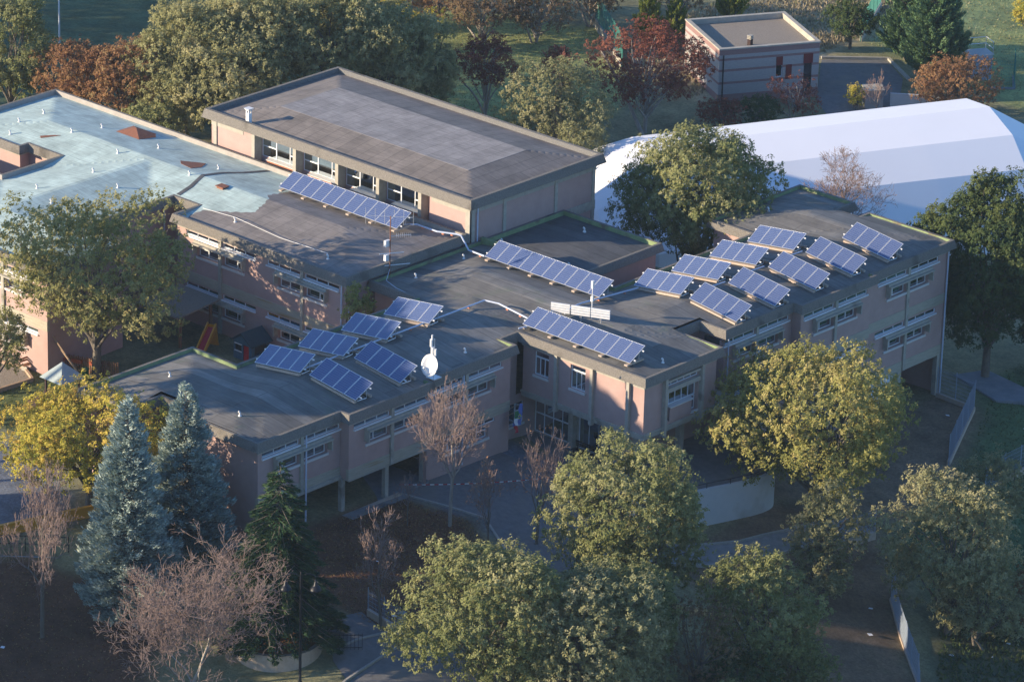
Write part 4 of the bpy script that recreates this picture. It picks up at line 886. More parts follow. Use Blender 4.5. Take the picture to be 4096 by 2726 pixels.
# twin-arm street lamp
x, y = 3.67, -33.98; z0 = h(x, y); t = thing('street_lamp', 'tall black street lamp with two hanging bell lanterns beside the cedar', 'street lamp', (x, y, z0))
mb = MB(); mb.lathe((x, y, z0), [(.14,0),(.13,.9),(.085,1.0),(.075,4.2),(.06,7.5),(.05,7.75),(.02,7.85)], 10); mb.build('post', 'black_metal', t, True)
dv = Vector((.735,.675,0))
for sg in (-1, 1):
    mb = MB(); P = []
    for k in range(9): q = math.pi*k/8; P.append((x+dv.x*sg*(.45-.40*math.cos(q)), y+dv.y*sg*(.45-.40*math.cos(q)), z0+7.35+.38*math.sin(q)))
    mb.tube(P, .028, 6); mb.tube([(x,y,z0+6.6),(x+dv.x*sg*.12,y+dv.y*sg*.12,z0+7.3)], .02, 6); mb.build('arm', 'black_metal', t)
    lx, ly = x+dv.x*sg*.85, y+dv.y*sg*.85; mb = MB(); mb.lathe((lx, ly, z0+6.72), [(.36,0),(.35,.05),(.22,.22),(.12,.32),(.11,.45),(.07,.5),(.03,.63)], 14); o = mb.build('lantern', 'black_metal', t, True)
    mb = MB(); mb.lathe((lx, ly, z0+6.66), [(.05,0),(.26,.06)], 12); mb.build('lamp_glass', 'white_paint', o)
# fences
def mesh_fence(pts, hgt, label, mt='mesh_grey', base=.35, spacing=2.0, wires=.14, bmt='kerb_tan', zf=h, postr=.03):
    c = pts[0]; t = thing('mesh_fence', label, 'fence', (c[0], c[1], zf(*c)))
    for a, b in zip(pts, pts[1:]):
        a, b = Vector(a), Vector(b); L = (b-a).length; k = max(1, round(L/spacing)); mb = MB(); pm = MB()
        for i in range(k):
            p, q = a.lerp(b, i/k), a.lerp(b, (i+1)/k); zp, zq = zf(*p)+base, zf(*q)+base
            m_ = max(2, int((q-p).length/wires))
            for j in range(m_):
                u = p.lerp(q, j/m_); zu = zp+(zq-zp)*j/m_; mb.tube([(u.x,u.y,zu),(u.x,u.y,zu+hgt)], .011, 3, False)
            for j in range(int(hgt/.28)+1): mb.tube([(p.x,p.y,zp+min(j*.28,hgt)),(q.x,q.y,zq+min(j*.28,hgt))], .011, 3, False)
            pb = MB(); pb.tube([(p.x,p.y,zp-base),(p.x,p.y,zp+hgt+.08)], postr, 6); pb.build('post', mt, t)
        o = mb.build('mesh', mt, t)
        if base:
            bb = MB(); d = (b-a).normalized(); nn = Vector((-d.y, d.x))*.11; kk = max(1, int(L))
            for i in range(kk):
                p, q = a.lerp(b, i/kk), a.lerp(b, (i+1)/kk); zp, zq = zf(*p), zf(*q)
                bb.hexa([(*(p-nn),zp-.4),(*(q-nn),zq-.4),(*(q+nn),zq-.4),(*(p+nn),zp-.4),(*(p-nn),zp+base),(*(q-nn),zq+base),(*(q+nn),zq+base),(*(p+nn),zp+base)])
            bb.build('base_wall', bmt, t)
    e = Vector(pts[-1]); pb = MB(); pb.tube([(e.x,e.y,zf(*e)),(e.x,e.y,zf(*e)+base+hgt+.08)], postr, 6); pb.build('post', mt, t)
    return t
mesh_fence([(-1.4,32.75),(1.85,32.66),(5.8,24.65)], 1.9, 'grey wire mesh fence on a low wall at the far wing corner', 'mesh_grey', .3, 2.0, .1)
mesh_fence([(9.4,29.5),(9.48,25.9),(9.9,23.2)], 1.7, 'blue-grey wire mesh fence on a wall along the grass slope', 'mesh_grey', .4, 2.0, .1)
mesh_fence([(9.4,8.3),(9.5,12.0)], 1.6, 'short grey mesh fence on a stone footing at the path end', 'mesh_grey', .5)
mesh_fence([(14.3,8.0),(14.61,7.25),(16.98,5.05),(21.23,1.44),(24,-2)], 1.7, 'long grey mesh fence going down the dirt slope', 'mesh_grey', .15, 2.0, .1)
mesh_fence([(.5,-25.15),(3.15,-25.2)], 1.3, 'fine grey railing above the low wall beside the lower walkway', 'mesh_grey', .45, 1.3, .12)
mesh_fence([(-67.2,71.6),(-62.6,68.3),(-58.6,65.4)], 2.1, 'tall green mesh fence on a pale wall at the field edge', 'green_mesh', .8, 1.7, .10, 'concrete')
mesh_fence([(-55.0,95.0),(-50.5,86.5)], 1.7, 'green mesh fence on a wall beyond the dry grass', 'green_mesh', .6, 2.0, .12, 'concrete')
mesh_fence([(-36.9,86.0),(-35.5,87.8),(-37.3,90.2)], 2.3, 'dark green mesh cage beside the metal stair hut', 'green_mesh', .15, 1.6, .14, 'slab_concrete')
mb = MB(); x, y = 3.35,-25.2; z0 = h(x,y); mb.box(x-.16,x+.16,y-.16,y+.16,z0-.3,z0+1.5); gp = solo(mb, 'gate_post', 'kerb', 'pale square gate post at the end of the walkway railing', 'post', (x,y,z0)); mb = MB(); mb.box(x-.2,x+.2,y-.2,y+.2,z0+1.502,z0+1.58); mb.build('cap', 'kerb', gp)
t = thing('gate', 'low dark metal gate with upright bars beside the round planter', 'gate', (2.2,-28.9,h(2.2,-28.9))); z0 = h(2.2,-28.9)
mb = MB(); mb.tube([(1.7,-29.4,z0+.95),(2.9,-28.1,z0+.95)], .025, 6); mb.tube([(1.7,-29.4,z0+.15),(2.9,-28.1,z0+.15)], .025, 6); mb.build('frame', 'black_metal', t)
for i in range(9):
    mb = MB(); k = i/8; mb.tube([(1.7+1.2*k,-29.4+1.3*k,z0+.0),(1.7+1.2*k,-29.4+1.3*k,z0+1.05)], .014, 5); mb.build('bar', 'black_metal', t)
mb = MB(); mb.prism([(-2.84,36.65),(-1.8,39.03),(2.6,38.2),(3.4,36.3),(1.91,35.05)], -5.0, -4.22); s_ = mb.build('concrete_slab', 'slab_concrete'); s_['kind'] = 'structure'
# hazard tape across the court
def sag(a, b, s, n=8): a, b = Vector(a), Vector(b); return [tuple(a.lerp(b, i/n)-Vector((0,0,s*4*(i/n)*(1-i/n)))) for i in range(n+1)]
tp = thing('hazard_tape', 'red and white hazard tape strung low across the court', 'tape', (-8.8,-12.8,.9)); P = sag((-8.8,-12.8,1.0),(-2.2,-2.5,.7),.25,44)
for i in range(44):
    a, b = Vector(P[i]), Vector(P[i+1]); mb = MB(); mb.hexa([(a.x-.004,a.y,a.z-.03),(b.x-.004,b.y,b.z-.03),(b.x+.004,b.y,b.z-.03),(a.x+.004,a.y,a.z-.03),(a.x-.004,a.y,a.z+.03),(b.x-.004,b.y,b.z+.03),(b.x+.004,b.y,b.z+.03),(a.x+.004,a.y,a.z+.03)]); mb.build('stripe', 'tape' if i % 2 else 'flag_red', tp)
# scraps of paper
for x, y, lab in ((1.2,30.6,'white paper scrap on the dirt near the far wing fence'),(3.4,29.4,'second white paper scrap on the dirt near the mesh fence'),(6.1,21.4,None),(11.4,23.0,None),(10.6,26.5,None),(14.6,5.2,None),(16.4,2.9,None),(19.8,9.2,None),(21.5,10.4,None),(21.9,8.2,None),(20.4,6.0,None),(5.8,33.2,None),(7.6,31.8,None),(9.0,20.8,None),(22.6,11.2,None),(-13.2,-41.6,None),(-12.2,-44.0,None),(-6.4,-43.0,None),(-3.5,-20.2,None),(1.5,-24.0,None)):
    z0 = h(x, y); s = .10+.08*random.random(); a = random.random()*6; mb = MB(); v = []
    for k in range(4): v.append((x+math.cos(a+k*1.57)*s*(1+.4*random.random()), y+math.sin(a+k*1.57)*s, z0+.06+.06*random.random()))
    mb.add(v+[(p[0],p[1],p[2]-.01) for p in v], [(0,1,2),(0,2,3),(7,6,5,4),(0,4,5,1),(1,5,6,2),(2,6,7,3),(3,7,4,0)])
    solo(mb, 'paper_scrap', 'paper', lab or 'small white paper scrap lying on the ground', 'litter', (x, y, z0), None if lab else 'scraps of litter')
# ------------------------------------------------------------------ playground behind the near wing
x, y = -33.95, -4.9; z0 = h(x, y); t = thing('slide', 'small red slide with yellow sides on the shaded lawn', 'slide', (x, y, z0)); dx, dy = .35, -.94
def sp(l, w, z): return (x+dx*l-dy*w, y+dy*l+dx*w, z0+z)
mb = MB(); mb.hexa([sp(-.3,-.24,1.35),sp(-.3,.24,1.35),sp(1.6,.24,.12),sp(1.6,-.24,.12),sp(-.3,-.24,1.42),sp(-.3,.24,1.42),sp(1.6,.24,.19),sp(1.6,-.24,.19)]); mb.build('chute', 'play_red', t)
for w in (-.30,.30):
    mb = MB(); mb.hexa([sp(-.35,w-.05,1.3),sp(-.35,w+.05,1.3),sp(1.6,w+.05,.08),sp(1.6,w-.05,.08),sp(-.35,w-.05,1.75),sp(-.35,w+.05,1.75),sp(1.6,w+.05,.32),sp(1.6,w-.05,.32)]); mb.build('side', 'play_yellow', t)
mb = MB(); mb.hexa([sp(-.9,-.3,0),sp(-.9,.3,0),sp(-.75,.3,0),sp(-.75,-.3,0),sp(-.45,-.3,1.6),sp(-.45,.3,1.6),sp(-.3,.3,1.6),sp(-.3,-.3,1.6)]); mb.build('ladder', 'play_yellow', t)
x, y = -31.0, -3.9; z0 = h(x, y); t = thing('playhouse', 'blue wooden playhouse with dark pitched roof against the classroom wall', 'playhouse', (x, y, z0))
F1 = Fac((x, y-.8), (1,0), (0,-1)); wall(F1, -.85, .85, z0, z0+1.3, [(-.7,-.1,z0+.6,z0+1.1),(.05,.6,z0+.02,z0+1.15)], t, 'play_blue', .06)
F2 = Fac((x+.85, y), (0,1), (1,0)); wall(F2, -.8, .8, z0, z0+1.3, [(-.5,.6,z0+.5,z0+1.1)], t, 'play_blue', .06)
wall(Fac((x-.85, y),(0,1),(-1,0)), -.8, .8, z0, z0+1.3, [], t, 'play_blue'); wall(Fac((x, y+.8),(1,0),(0,1)), -.85, .85, z0, z0+1.3, [], t, 'play_blue')
mb = MB()
for sg in (-1, 1): mb.hexa([(x+sg*1.05,y-1,z0+1.2),(x,y-1,z0+1.95),(x,y+1,z0+1.95),(x+sg*1.05,y+1,z0+1.2),(x+sg*1.05,y-1,z0+1.28),(x,y-1,z0+2.03),(x,y+1,z0+2.03),(x+sg*1.05,y+1,z0+1.28)])
mb.build('roof', 'play_roof', t); mb = MB(); mb.add([(x-.85,y-.8,z0+1.3),(x+.85,y-.8,z0+1.3),(x,y-.8,z0+1.9),(x-.85,y+.8,z0+1.3),(x+.85,y+.8,z0+1.3),(x,y+.8,z0+1.9)], [(0,1,2),(3,5,4)]); mb.build('gable', 'play_blue', t)
mb = MB(); F1.box(mb, .1, .55, z0+.03, z0+1.1, -.05, -.02); mb.build('door', 'play_red', t); mb = MB(); F1.box(mb, -.74, -.06, z0+.56, z0+.62, -.03, .03); F1.box(mb, -.74, -.06, z0+1.08, z0+1.14, -.03, .03); mb.build('window_trim', 'white_frame', t)
x, y = -33.0, -18.9; z0 = h(x, y); t = thing('play_tower', 'dark wooden play tower with steps under a grey pyramid roof', 'play tower', (x, y, z0))
for sx in (-.75,.75):
    for sy in (-.75,.75): mb = MB(); mb.box(x+sx-.06,x+sx+.06,y+sy-.06,y+sy+.06,z0-.2,z0+2.75); mb.build('post', 'wood_dark', t)
mb = MB(); mb.box(x-.8,x+.8,y-.8,y+.8,z0+1.05,z0+1.13); mb.build('deck', 'wood_dark', t)
for i in range(9):
    k = -.7+1.4*i/8
    for q in ((x+k-.07,x+k+.07,y-.82,y-.78),(x+.78,x+.82,y+k-.07,y+k+.07)): mb = MB(); mb.box(*q, z0+1.13, z0+1.75); mb.build('plank', 'wood_dark', t)
mb = MB(); mb.add([(x-1.05,y-1.05,z0+2.7),(x+1.05,y-1.05,z0+2.7),(x+1.05,y+1.05,z0+2.7),(x-1.05,y+1.05,z0+2.7),(x,y,z0+3.75)], [(0,1,4),(1,2,4),(2,3,4),(3,0,4),(0,3,2,1)]); mb.build('roof', 'slate', t)
for i in range(4): mb = MB(); mb.box(x-1.1-.3*i-.14,x-1.1-.3*i+.14,y-1.1,y-.4,z0+.8-.24*i,z0+.85-.24*i); mb.build('step', 'wood_dark', t)
for yy in (-1.12,-.38): mb = MB(); mb.hexa([(x-.8,y+yy-.03,z0+1.0),(x-.8,y+yy+.03,z0+1.0),(x-2.1,y+yy+.03,z0+.0),(x-2.1,y+yy-.03,z0),(x-.8,y+yy-.03,z0+1.85),(x-.8,y+yy+.03,z0+1.85),(x-2.1,y+yy+.03,z0+.8),(x-2.1,y+yy-.03,z0+.8)]); mb.build('stair_side', 'wood_dark', t)
t = thing('picket_fence', 'brown wooden picket fence hung with red flower boxes beside the oak', 'fence', (-37.5,-13.9,.1)); A_, B_ = Vector((-39.0,-14.2)), Vector((-34.6,-12.6))
for i in range(30): q = A_.lerp(B_, i/29); z0 = h(*q); mb = MB(); mb.box(q.x-.055,q.x+.055,q.y-.02,q.y+.02,z0+.05,z0+1.15+.06*(i % 2)); mb.build('picket', 'wood', t)
for zz in (.35,.9): mb = MB(); mb.hexa([(A_.x,A_.y+.02,h(*A_)+zz),(B_.x,B_.y+.02,h(*B_)+zz),(B_.x,B_.y+.08,h(*B_)+zz),(A_.x,A_.y+.08,h(*A_)+zz),(A_.x,A_.y+.02,h(*A_)+zz+.09),(B_.x,B_.y+.02,h(*B_)+zz+.09),(B_.x,B_.y+.08,h(*B_)+zz+.09),(A_.x,A_.y+.08,h(*A_)+zz+.09)]); mb.build('rail', 'wood', t)
for k, lab in ((.12,'red terracotta flower box on the picket fence by the wall end'),(.38,'red terracotta flower box in the middle of the picket fence'),(.66,'red terracotta flower box on the picket fence nearest the green bin')):
    q = A_.lerp(B_, k); z0 = h(*q); mb = MB(); mb.hexa([(q.x-.34,q.y-.28,z0+.72),(q.x+.34,q.y-.06,z0+.72),(q.x+.30,q.y+.04,z0+.72),(q.x-.38,q.y-.18,z0+.72),(q.x-.38,q.y-.32,z0+.95),(q.x+.38,q.y-.06,z0+.95),(q.x+.34,q.y+.08,z0+.95),(q.x-.42,q.y-.18,z0+.95)]); solo(mb, 'flower_box', 'terracotta', lab, 'flower box', (q.x,q.y,z0+.72))
x, y = -36.1,-14.1; z0 = h(x,y); mb = MB(); mb.lathe((x,y,z0), [(.2,0),(.24,.75),(.26,.76),(.26,.85),(.05,.9)], 14); solo(mb, 'litter_bin', 'bin_green', 'round dark green litter bin at the foot of the oak', 'bin', (x,y,z0), None, True)
x, y = -39.9,-15.0; t = thing('bench', 'long brown wooden bench standing by the lawn edge', 'bench', (x,y,h(x,y))); z0 = h(x,y)
for i in range(3): mb = MB(); mb.hexa([(x-.3+.13*i,y-1.1,z0+.42),(x-.19+.13*i,y-1.1,z0+.42),(x-.19+.13*i,y+1.1,z0+.42),(x-.3+.13*i,y+1.1,z0+.42),(x-.3+.13*i,y-1.1,z0+.46),(x-.19+.13*i,y-1.1,z0+.46),(x-.19+.13*i,y+1.1,z0+.46),(x-.3+.13*i,y+1.1,z0+.46)]); mb.build('slat', 'wood', t)
for i in range(2): mb = MB(); mb.box(x-.42,x-.38,y-1.1,y+1.1,z0+.58+.17*i,z0+.70+.17*i); mb.build('slat', 'wood', t)
for yy in (-.9,.9): mb = MB(); mb.box(x-.42,x+.1,y+yy-.04,y+yy+.04,z0,z0+.41); mb.build('leg', 'concrete', t)
t = thing('sand_pit', 'low timber-edged sand pit on the lawn', 'sand pit', (-40.2,-17.6,h(-40.2,-17.6))); z0 = h(-40.2,-17.6)
mb = MB(); P = [(-42.5,-16.2),(-40.3,-15.7),(-38.5,-16.6),(-38.7,-19.4),(-42.5,-19.4)]
for a, b in zip(P, P[1:]+P[:1]):
    a, b = Vector(a), Vector(b); mb = MB(); d = (b-a).normalized(); nn = Vector((-d.y,d.x))*.08; mb.hexa([(*(a-nn),z0-.1),(*(b-nn),z0-.1),(*(b+nn),z0-.1),(*(a+nn),z0-.1),(*(a-nn),z0+.28),(*(b-nn),z0+.28),(*(b+nn),z0+.28),(*(a+nn),z0+.28)]); mb.build('edge_beam', 'wood_pale', t)
mb = MB(); mb.prism(P, z0-.1, z0+.1); mb.build('sand', 'gravel', t)
for (x0,y0,x1,y1,z1,lab) in ((-40.8,-15.2,-35.6,-14.4,7.2,'thin pale leaning pole propped against the oak'),(-40.3,-15.2,-35.3,-14.6,7.0,'second thin pale leaning pole beside the oak')):
    mb = MB(); mb.tube([(x1,y1,h(x1,y1)-.1),(x0,y0,4.8)], .05, 6); solo(mb, 'leaning_pole', 'wood_pale', lab, 'pole', (x1,y1,h(x1,y1)))
t = thing('pergola', 'rusty post and beam pergola with tiled canopy on the shaded lawn', 'pergola', (-36.4,-5.4,h(-36.4,-5.4))); z0 = .37
for x, y in ((-35.4,-6.2),(-38.4,-6.2),(-35.4,-3.4),(-38.4,-3.4)): mb = MB(); mb.box(x-.08,x+.08,y-.08,y+.08,z0-.3,z0+2.3); mb.build('post', 'wood', t)
mb = MB(); mb.hexa([(-39,-6.8,z0+2.3),(-35,-6.8,z0+2.3),(-35,-2.9,z0+2.6),(-39,-2.9,z0+2.6),(-39,-6.8,z0+2.42),(-35,-6.8,z0+2.42),(-35,-2.9,z0+2.72),(-39,-2.9,z0+2.72)]); mb.build('canopy', 'gravel', t)
x, y = -32.6,-7.6; z0 = h(x,y); mb = MB(); mb.lathe((x,y,z0), [(.22,0),(.24,.3),(.12,.42),(.14,.6),(.03,.7)], 10); solo(mb, 'toy_rider', 'play_yellow', 'small orange toy on the playground lawn beside the roof edge', 'toy', (x,y,z0), None, True)
# low yellow wall and railing by the left road
mb = MB(); a, b = Vector((-22.6,-34.6)), Vector((-19.6,-27.6)); d = (b-a).normalized(); nn = Vector((-d.y,d.x))*.12
za, zb = h(*a), h(*b); mb.hexa([(*(a-nn),za-.4),(*(b-nn),zb-.4),(*(b+nn),zb-.4),(*(a+nn),za-.4),(*(a-nn),za+.75),(*(b-nn),zb+.75),(*(b+nn),zb+.75),(*(a+nn),za+.75)]); solo(mb, 'low_wall', 'play_yellow', 'low ochre-yellow wall beside the road under the maple', 'wall', (a.x,a.y,za))
t = thing('railing', 'dark iron railing above the bank by the bare tree', 'railing', (-21.7,-35.4,h(-21.7,-35.4))); a, b = Vector((-21.8,-35.6)), Vector((-17.6,-32.4))
for zz in (.5,1.0): mb = MB(); mb.tube([(a.x,a.y,h(*a)+zz),(b.x,b.y,h(*b)+zz)], .03, 6); mb.build('rail', 'black_metal', t)
for i in range(7): q = a.lerp(b, i/6); mb = MB(); mb.tube([(q.x,q.y,h(*q)-.2),(q.x,q.y,h(*q)+1.05)], .03, 6); mb.build('post', 'black_metal', t)
mb = MB(); a, b = Vector((-21.5,-36.0)), Vector((-17.2,-32.7)); d = (b-a).normalized(); nn = Vector((-d.y,d.x))*.15; za, zb = h(*a), h(*b); mb.hexa([(*(a-nn),za-1.6),(*(b-nn),zb-1.6),(*(b+nn),zb-1.6),(*(a+nn),za-1.6),(*(a-nn),za-.02),(*(b-nn),zb-.02),(*(b+nn),zb-.02),(*(a+nn),za-.02)]); solo(mb, 'low_wall', 'slab_concrete', 'grey concrete retaining edge under the iron railing', 'wall', (a.x,a.y,za-1))
# ------------------------------------------------------------------ membrane hall behind the far wing
ta = Vector((.49,.872)); tn = Vector((.872,-.49)); A0 = Vector((-22.8,64.8))
t = thing('membrane_hall', 'large white membrane sports hall with folded tent roof', 'tent', (-32, 52, -4.3))
SEC = [(-9.8,-4.6),(-9.6,-2.0),(-7.4,.8),(-4.2,2.65),(0,3.4),(4.4,2.65),(7.2,.95),(9.2,-1.9),(9.6,-4.8)]
STA = [(-33.5,.62,.22),(-31.5,.82,.55),(-28.5,.97,.84),(-26,1,.905),(-20,1,.93),(-13,1,.958),(-6,1,.985),(1.2,1,1.01),(4.2,.93,.80),(6.4,.80,.45)]
mb = MB(); k = len(SEC)
for s, wf, zf_ in STA:
    for p_, z_ in SEC:
        q = A0+ta*s+tn*p_*wf; mb.v.append((q.x, q.y, -4.6+(z_+4.6)*zf_))
for i in range(len(STA)-1):
    for j in range(k-1): mb.f.append((i*k+j, i*k+j+1, (i+1)*k+j+1, (i+1)*k+j))
o = mb.build('membrane', 'tent', t); o.modifiers.new('s', 'SOLIDIFY').thickness = .03
mb = MB(); e = (len(STA)-1)*k; q0 = [o.data.vertices[e+j].co.copy() for j in range(k)]; lc = t.location
mb.v = [(v.x+lc.x, v.y+lc.y, v.z+lc.z) for v in q0]; mb.f = [tuple(range(k))]; mb.build('end_wall', 'tent_teal', t)
mb = MB(); q0 = [o.data.vertices[j].co.copy() for j in range(k)]; mb.v = [(v.x+lc.x, v.y+lc.y, v.z+lc.z) for v in q0]; mb.f = [tuple(range(k))]; mb.build('end_wall', 'tent_teal', t)
# ------------------------------------------------------------------ striped block hut
fl, u_, n_ = Vector((-48.6,65.6)), Vector((.494,.869)), Vector((.869,-.494)); zb, zt = -3.4, 1.55
t = thing('striped_hut', 'square grey and red striped block hut with gravel roof and low parapet', 'building', (-50, 72, zb))
F = Fac(fl, u_, n_); W8, D8 = 8.6, 7.9
zs = [zb,-2.35,-1.75,-1.45,-.95,-.62,-.22,.12,.85,zt]; op = [(4.9,5.45,-1.1,-.1),(7.3,8.0,-2.9,-.1)]
def stripes(F, L, ops):
    lay = [(zb,-2.2,'block_red'),(-2.2,-1.35,'block_white'),(-1.35,-1.15,'block_red'),(-1.15,-.30,'block_white'),(-.30,-.10,'block_red'),(-.10,.62,'block_white'),(.62,.82,'block_red'),(.82,1.1,'block_white'),(1.1,zt,'block_red')]
    for z0, z1, mtn in lay: wall(F, 0, L, z0, z1, [(a, b, max(c, z0), min(d, z1)) for a, b, c, d in ops if max(c, z0) < min(d, z1)], t, mtn, .2, 'block_course')
stripes(F, W8, op); stripes(Fac(fl, -n_, -u_), D8, []); stripes(Fac(fl+u_*W8, -n_, u_), D8, []); stripes(Fac(fl-n_*D8, u_, -n_), W8, [])
for a, b, c, d in ((4.9,5.45,-.1,.62),(7.25,8.05,-.1,.70),(5.75,6.25,-1.3,-.1)): mb = MB(); F.box(mb, a, b, c, d, .003, .04); mb.build('red_panel', 'shutter_red', t)
window(F, t, 4.9, 5.45, -1.1, -.1, .5, 1, .12, False, None, 1); mb = MB(); F.box(mb, 7.3, 8.0, -2.9, -.1, -.18, -.14); mb.build('door', 'room', t)
mb = MB(); c = lambda a, b: (*(fl+u_*a-n_*b), 0)
def cell(mb, a0, a1, b0, b1, z0, z1): P = [fl+u_*a0-n_*b0, fl+u_*a1-n_*b0, fl+u_*a1-n_*b1, fl+u_*a0-n_*b1]; mb.hexa([(p.x,p.y,z0) for p in P]+[(p.x,p.y,z1) for p in P])
cell(mb, .3, W8-.3, .3, D8-.3, .9, 1.22); mb.build('roof', 'gravel', t)
mb = MB(); 
for q in ((-.06,W8+.06,-.06,.30),(-.06,W8+.06,D8-.30,D8+.06),(-.06,.30,.30,D8-.30),(W8-.30,W8+.06,.30,D8-.30)): cell(mb, *q, 1.552, 1.66)
mb.build('coping', 'concrete', t)
mb = MB()
for q in ((.29,.301,.3,D8-.3),(W8-.301,W8-.29,.3,D8-.3),(.3,W8-.3,.29,.301),(.3,W8-.3,D8-.301,D8-.29)): cell(mb, *q, 1.0, 1.551)
mb.build('parapet_inside', 'concrete', t)
q = fl+u_*3.2-n_*1.6; mb = MB(); mb.box(q.x-.16,q.x+.16,q.y-.16,q.y+.16,1.2,1.75); mb.build('flue', 'wood_dark', t); mb = MB()
for i in range(3): mb.box(q.x-.19,q.x+.19,q.y-.19,q.y+.19,1.76+.12*i,1.83+.12*i)
mb.build('flue_cap', 'concrete', t)
downpipe(F, t, .35, -3, 1.1, .06, .05, 'black_metal')
# yard, kiosk, stair hut and posts beyond
sheet('yard', [(-44.0,72.5),(-49.6,80.2),(-46.2,84.6),(-42.5,82),(-38.5,76.2),(-34,70),(-38,68)], 'asphalt', .03); kerb_obj('yard_kerb', [(-49.8,80.4),(-46.2,84.8),(-42,82.2)], hh=.22, mt='concrete', w=.25)
x, y = -40.3, 75.2; z0 = h(x,y); mb = MB(); mb.hexa([(x-.9,y-.3,z0-.2),(x+.2,y-1.3,z0-.2),(x+1.1,y-.1,z0-.2),(x,y+.9,z0-.2),(x-.9,y-.3,z0+1.5),(x+.2,y-1.3,z0+1.5),(x+1.1,y-.1,z0+1.5),(x,y+.9,z0+1.5)]); k = solo(mb, 'kiosk', 'block_white', 'small pale block kiosk with flat top beside the yard', 'kiosk', (x,y,z0)); mb = MB(); mb.hexa([(x-1,y-.3,z0+1.502),(x+.2,y-1.42,z0+1.502),(x+1.2,y-.1,z0+1.502),(x,y+1.0,z0+1.502),(x-1,y-.3,z0+1.62),(x+.2,y-1.42,z0+1.62),(x+1.2,y-.1,z0+1.62),(x,y+1.0,z0+1.62)]); mb.build('roof_slab', 'concrete', k)
mb = MB(); a, b = Vector((-39.2,76.0)), Vector((-35.6,79.4)); d = (b-a).normalized(); nn = Vector((-d.y,d.x))*.1; za, zb_ = h(*a), h(*b)
mb.hexa([(*(a-nn),za-.3),(*(b-nn),zb_-.3),(*(b+nn),zb_-.3),(*(a+nn),za-.3),(*(a-nn),za+1.2),(*(b-nn),zb_+1.2),(*(b+nn),zb_+1.2),(*(a+nn),za+1.2)]); solo(mb, 'parapet_wall', 'wall_grey', 'pale low wall running from the kiosk behind the red tree', 'wall', (a.x,a.y,za))
x, y = -38.6, 87.0; z0 = h(x,y); t = thing('stair_hut', 'pale blue metal hut with ribbed roof and roof railing', 'hut', (x,y,z0))
F = Fac((x,y), tuple(u_), tuple(n_)); mb = MB(); F.box(mb, -1.2, 1.2, z0-.2, z0+2.1, -1.5, 0); mb.build('body', 'mesh_grey', t); mb = MB()
for i in range(8): F.box(mb, -1.3, 1.3, z0+2.103+.0*i, z0+2.19, -1.6+.21*i, -1.47+.21*i)
mb.build('ribbed_roof', 'wall_grey', t); mb = MB()
for s, n in ((-1.2,-1.5),(1.2,-1.5),(-1.2,0),(1.2,0)): mb.tube([F.P(s,z0+2.1,n),F.P(s,z0+3.2,n)], .03, 6)
for zz in (2.65,3.2): mb.tube([F.P(-1.2,z0+zz,0),F.P(-1.2,z0+zz,-1.5),F.P(1.2,z0+zz,-1.5),F.P(1.2,z0+zz,0)], .03, 6)
mb.build('railing', 'alu', t)
for x, y, hh, r, lab in ((-88.4,30.94,7.5,.07,'tall slim grey pole standing in the shaded field'),(-80,62.4,4,.05,'pale post beyond the hedge at the far bank')):
    z0 = h(x,y); mb = MB(); mb.lathe((x,y,z0), [(r*1.6,0),(r*1.6,.3),(r*1.1,.35),(r*.8,hh)], 8); solo(mb, 'pole', 'wall_grey', lab, 'pole', (x,y,z0), None, True)
# ------------------------------------------------------------------ plants
def quads(C, U, V, tint, name, mt, parent, loc):
    """leaves as single triangles: centre C, half axes U and V"""
    n = len(C); P = np.stack([C-U-V*.7, C+U*1.25, C-U*.55+V], 1).reshape(-1, 3)-np.array(loc)
    me = bpy.data.meshes.new(name); np_mesh(me, P, np.arange(n*3).reshape(-1, 3), 3)
    a = me.attributes.new('tint', 'FLOAT', 'FACE'); a.data.foreach_set('value', np.clip(tint, 0, 1).astype(np.float32))
    me.materials.append(MATS[mt]); o = bpy.data.objects.new(name, me); COL.objects.link(o); o.parent = parent; return o
def unit(v): return v/np.maximum(np.linalg.norm(v, axis=-1, keepdims=True), 1e-9)
SUNV = np.array(sun_dir)      # leaves turn towards the light
def leafset(C, out, size, rg, flat=.35):
    """random leaf axes, faces leaning outwards and up"""
    n = len(C); nr = unit(unit(rg.normal(size=(n,3)))+out*1.0+np.array([0,0,flat])+SUNV*.55); t = unit(np.cross(nr, rg.normal(size=(n,3)))); b = np.cross(nr, t)
    s = size*(.55+.8*rg.random((n,1))); return t*s, b*s*.75
def segs_mesh(S, name, mt, parent, loc, k=4):
    """tapered twigs and limbs: rows of x0 y0 z0 x1 y1 z1 r0 r1"""
    S = np.array(S, float); a, b, r0, r1 = S[:,:3], S[:,3:6], S[:,6:7], S[:,7:8]; d = unit(b-a)
    ref = np.where(np.abs(d[:,2:3]) > .9, np.array([[1.,0,0]]), np.array([[0,0,1.]])); u = unit(np.cross(d, ref)); v = np.cross(d, u); n = len(S)
    V = np.zeros((n, 2*k, 3))
    for j in range(k):
        t = 2*math.pi*j/k; w = u*math.cos(t)+v*math.sin(t); V[:,j] = a+w*r0-d*r0*.3; V[:,k+j] = b+w*r1+d*r1*.3
    base = (np.arange(n)*2*k)[:,None,None]; q = np.array([[j,(j+1)%k,k+(j+1)%k,k+j] for j in range(k)])[None]
    me = bpy.data.meshes.new(name); np_mesh(me, V.reshape(-1,3)-np.array(loc), (base+q).reshape(-1,4), 4); me.materials.append(MATS[mt])
    o = bpy.data.objects.new(name, me); COL.objects.link(o); o.parent = parent; return o
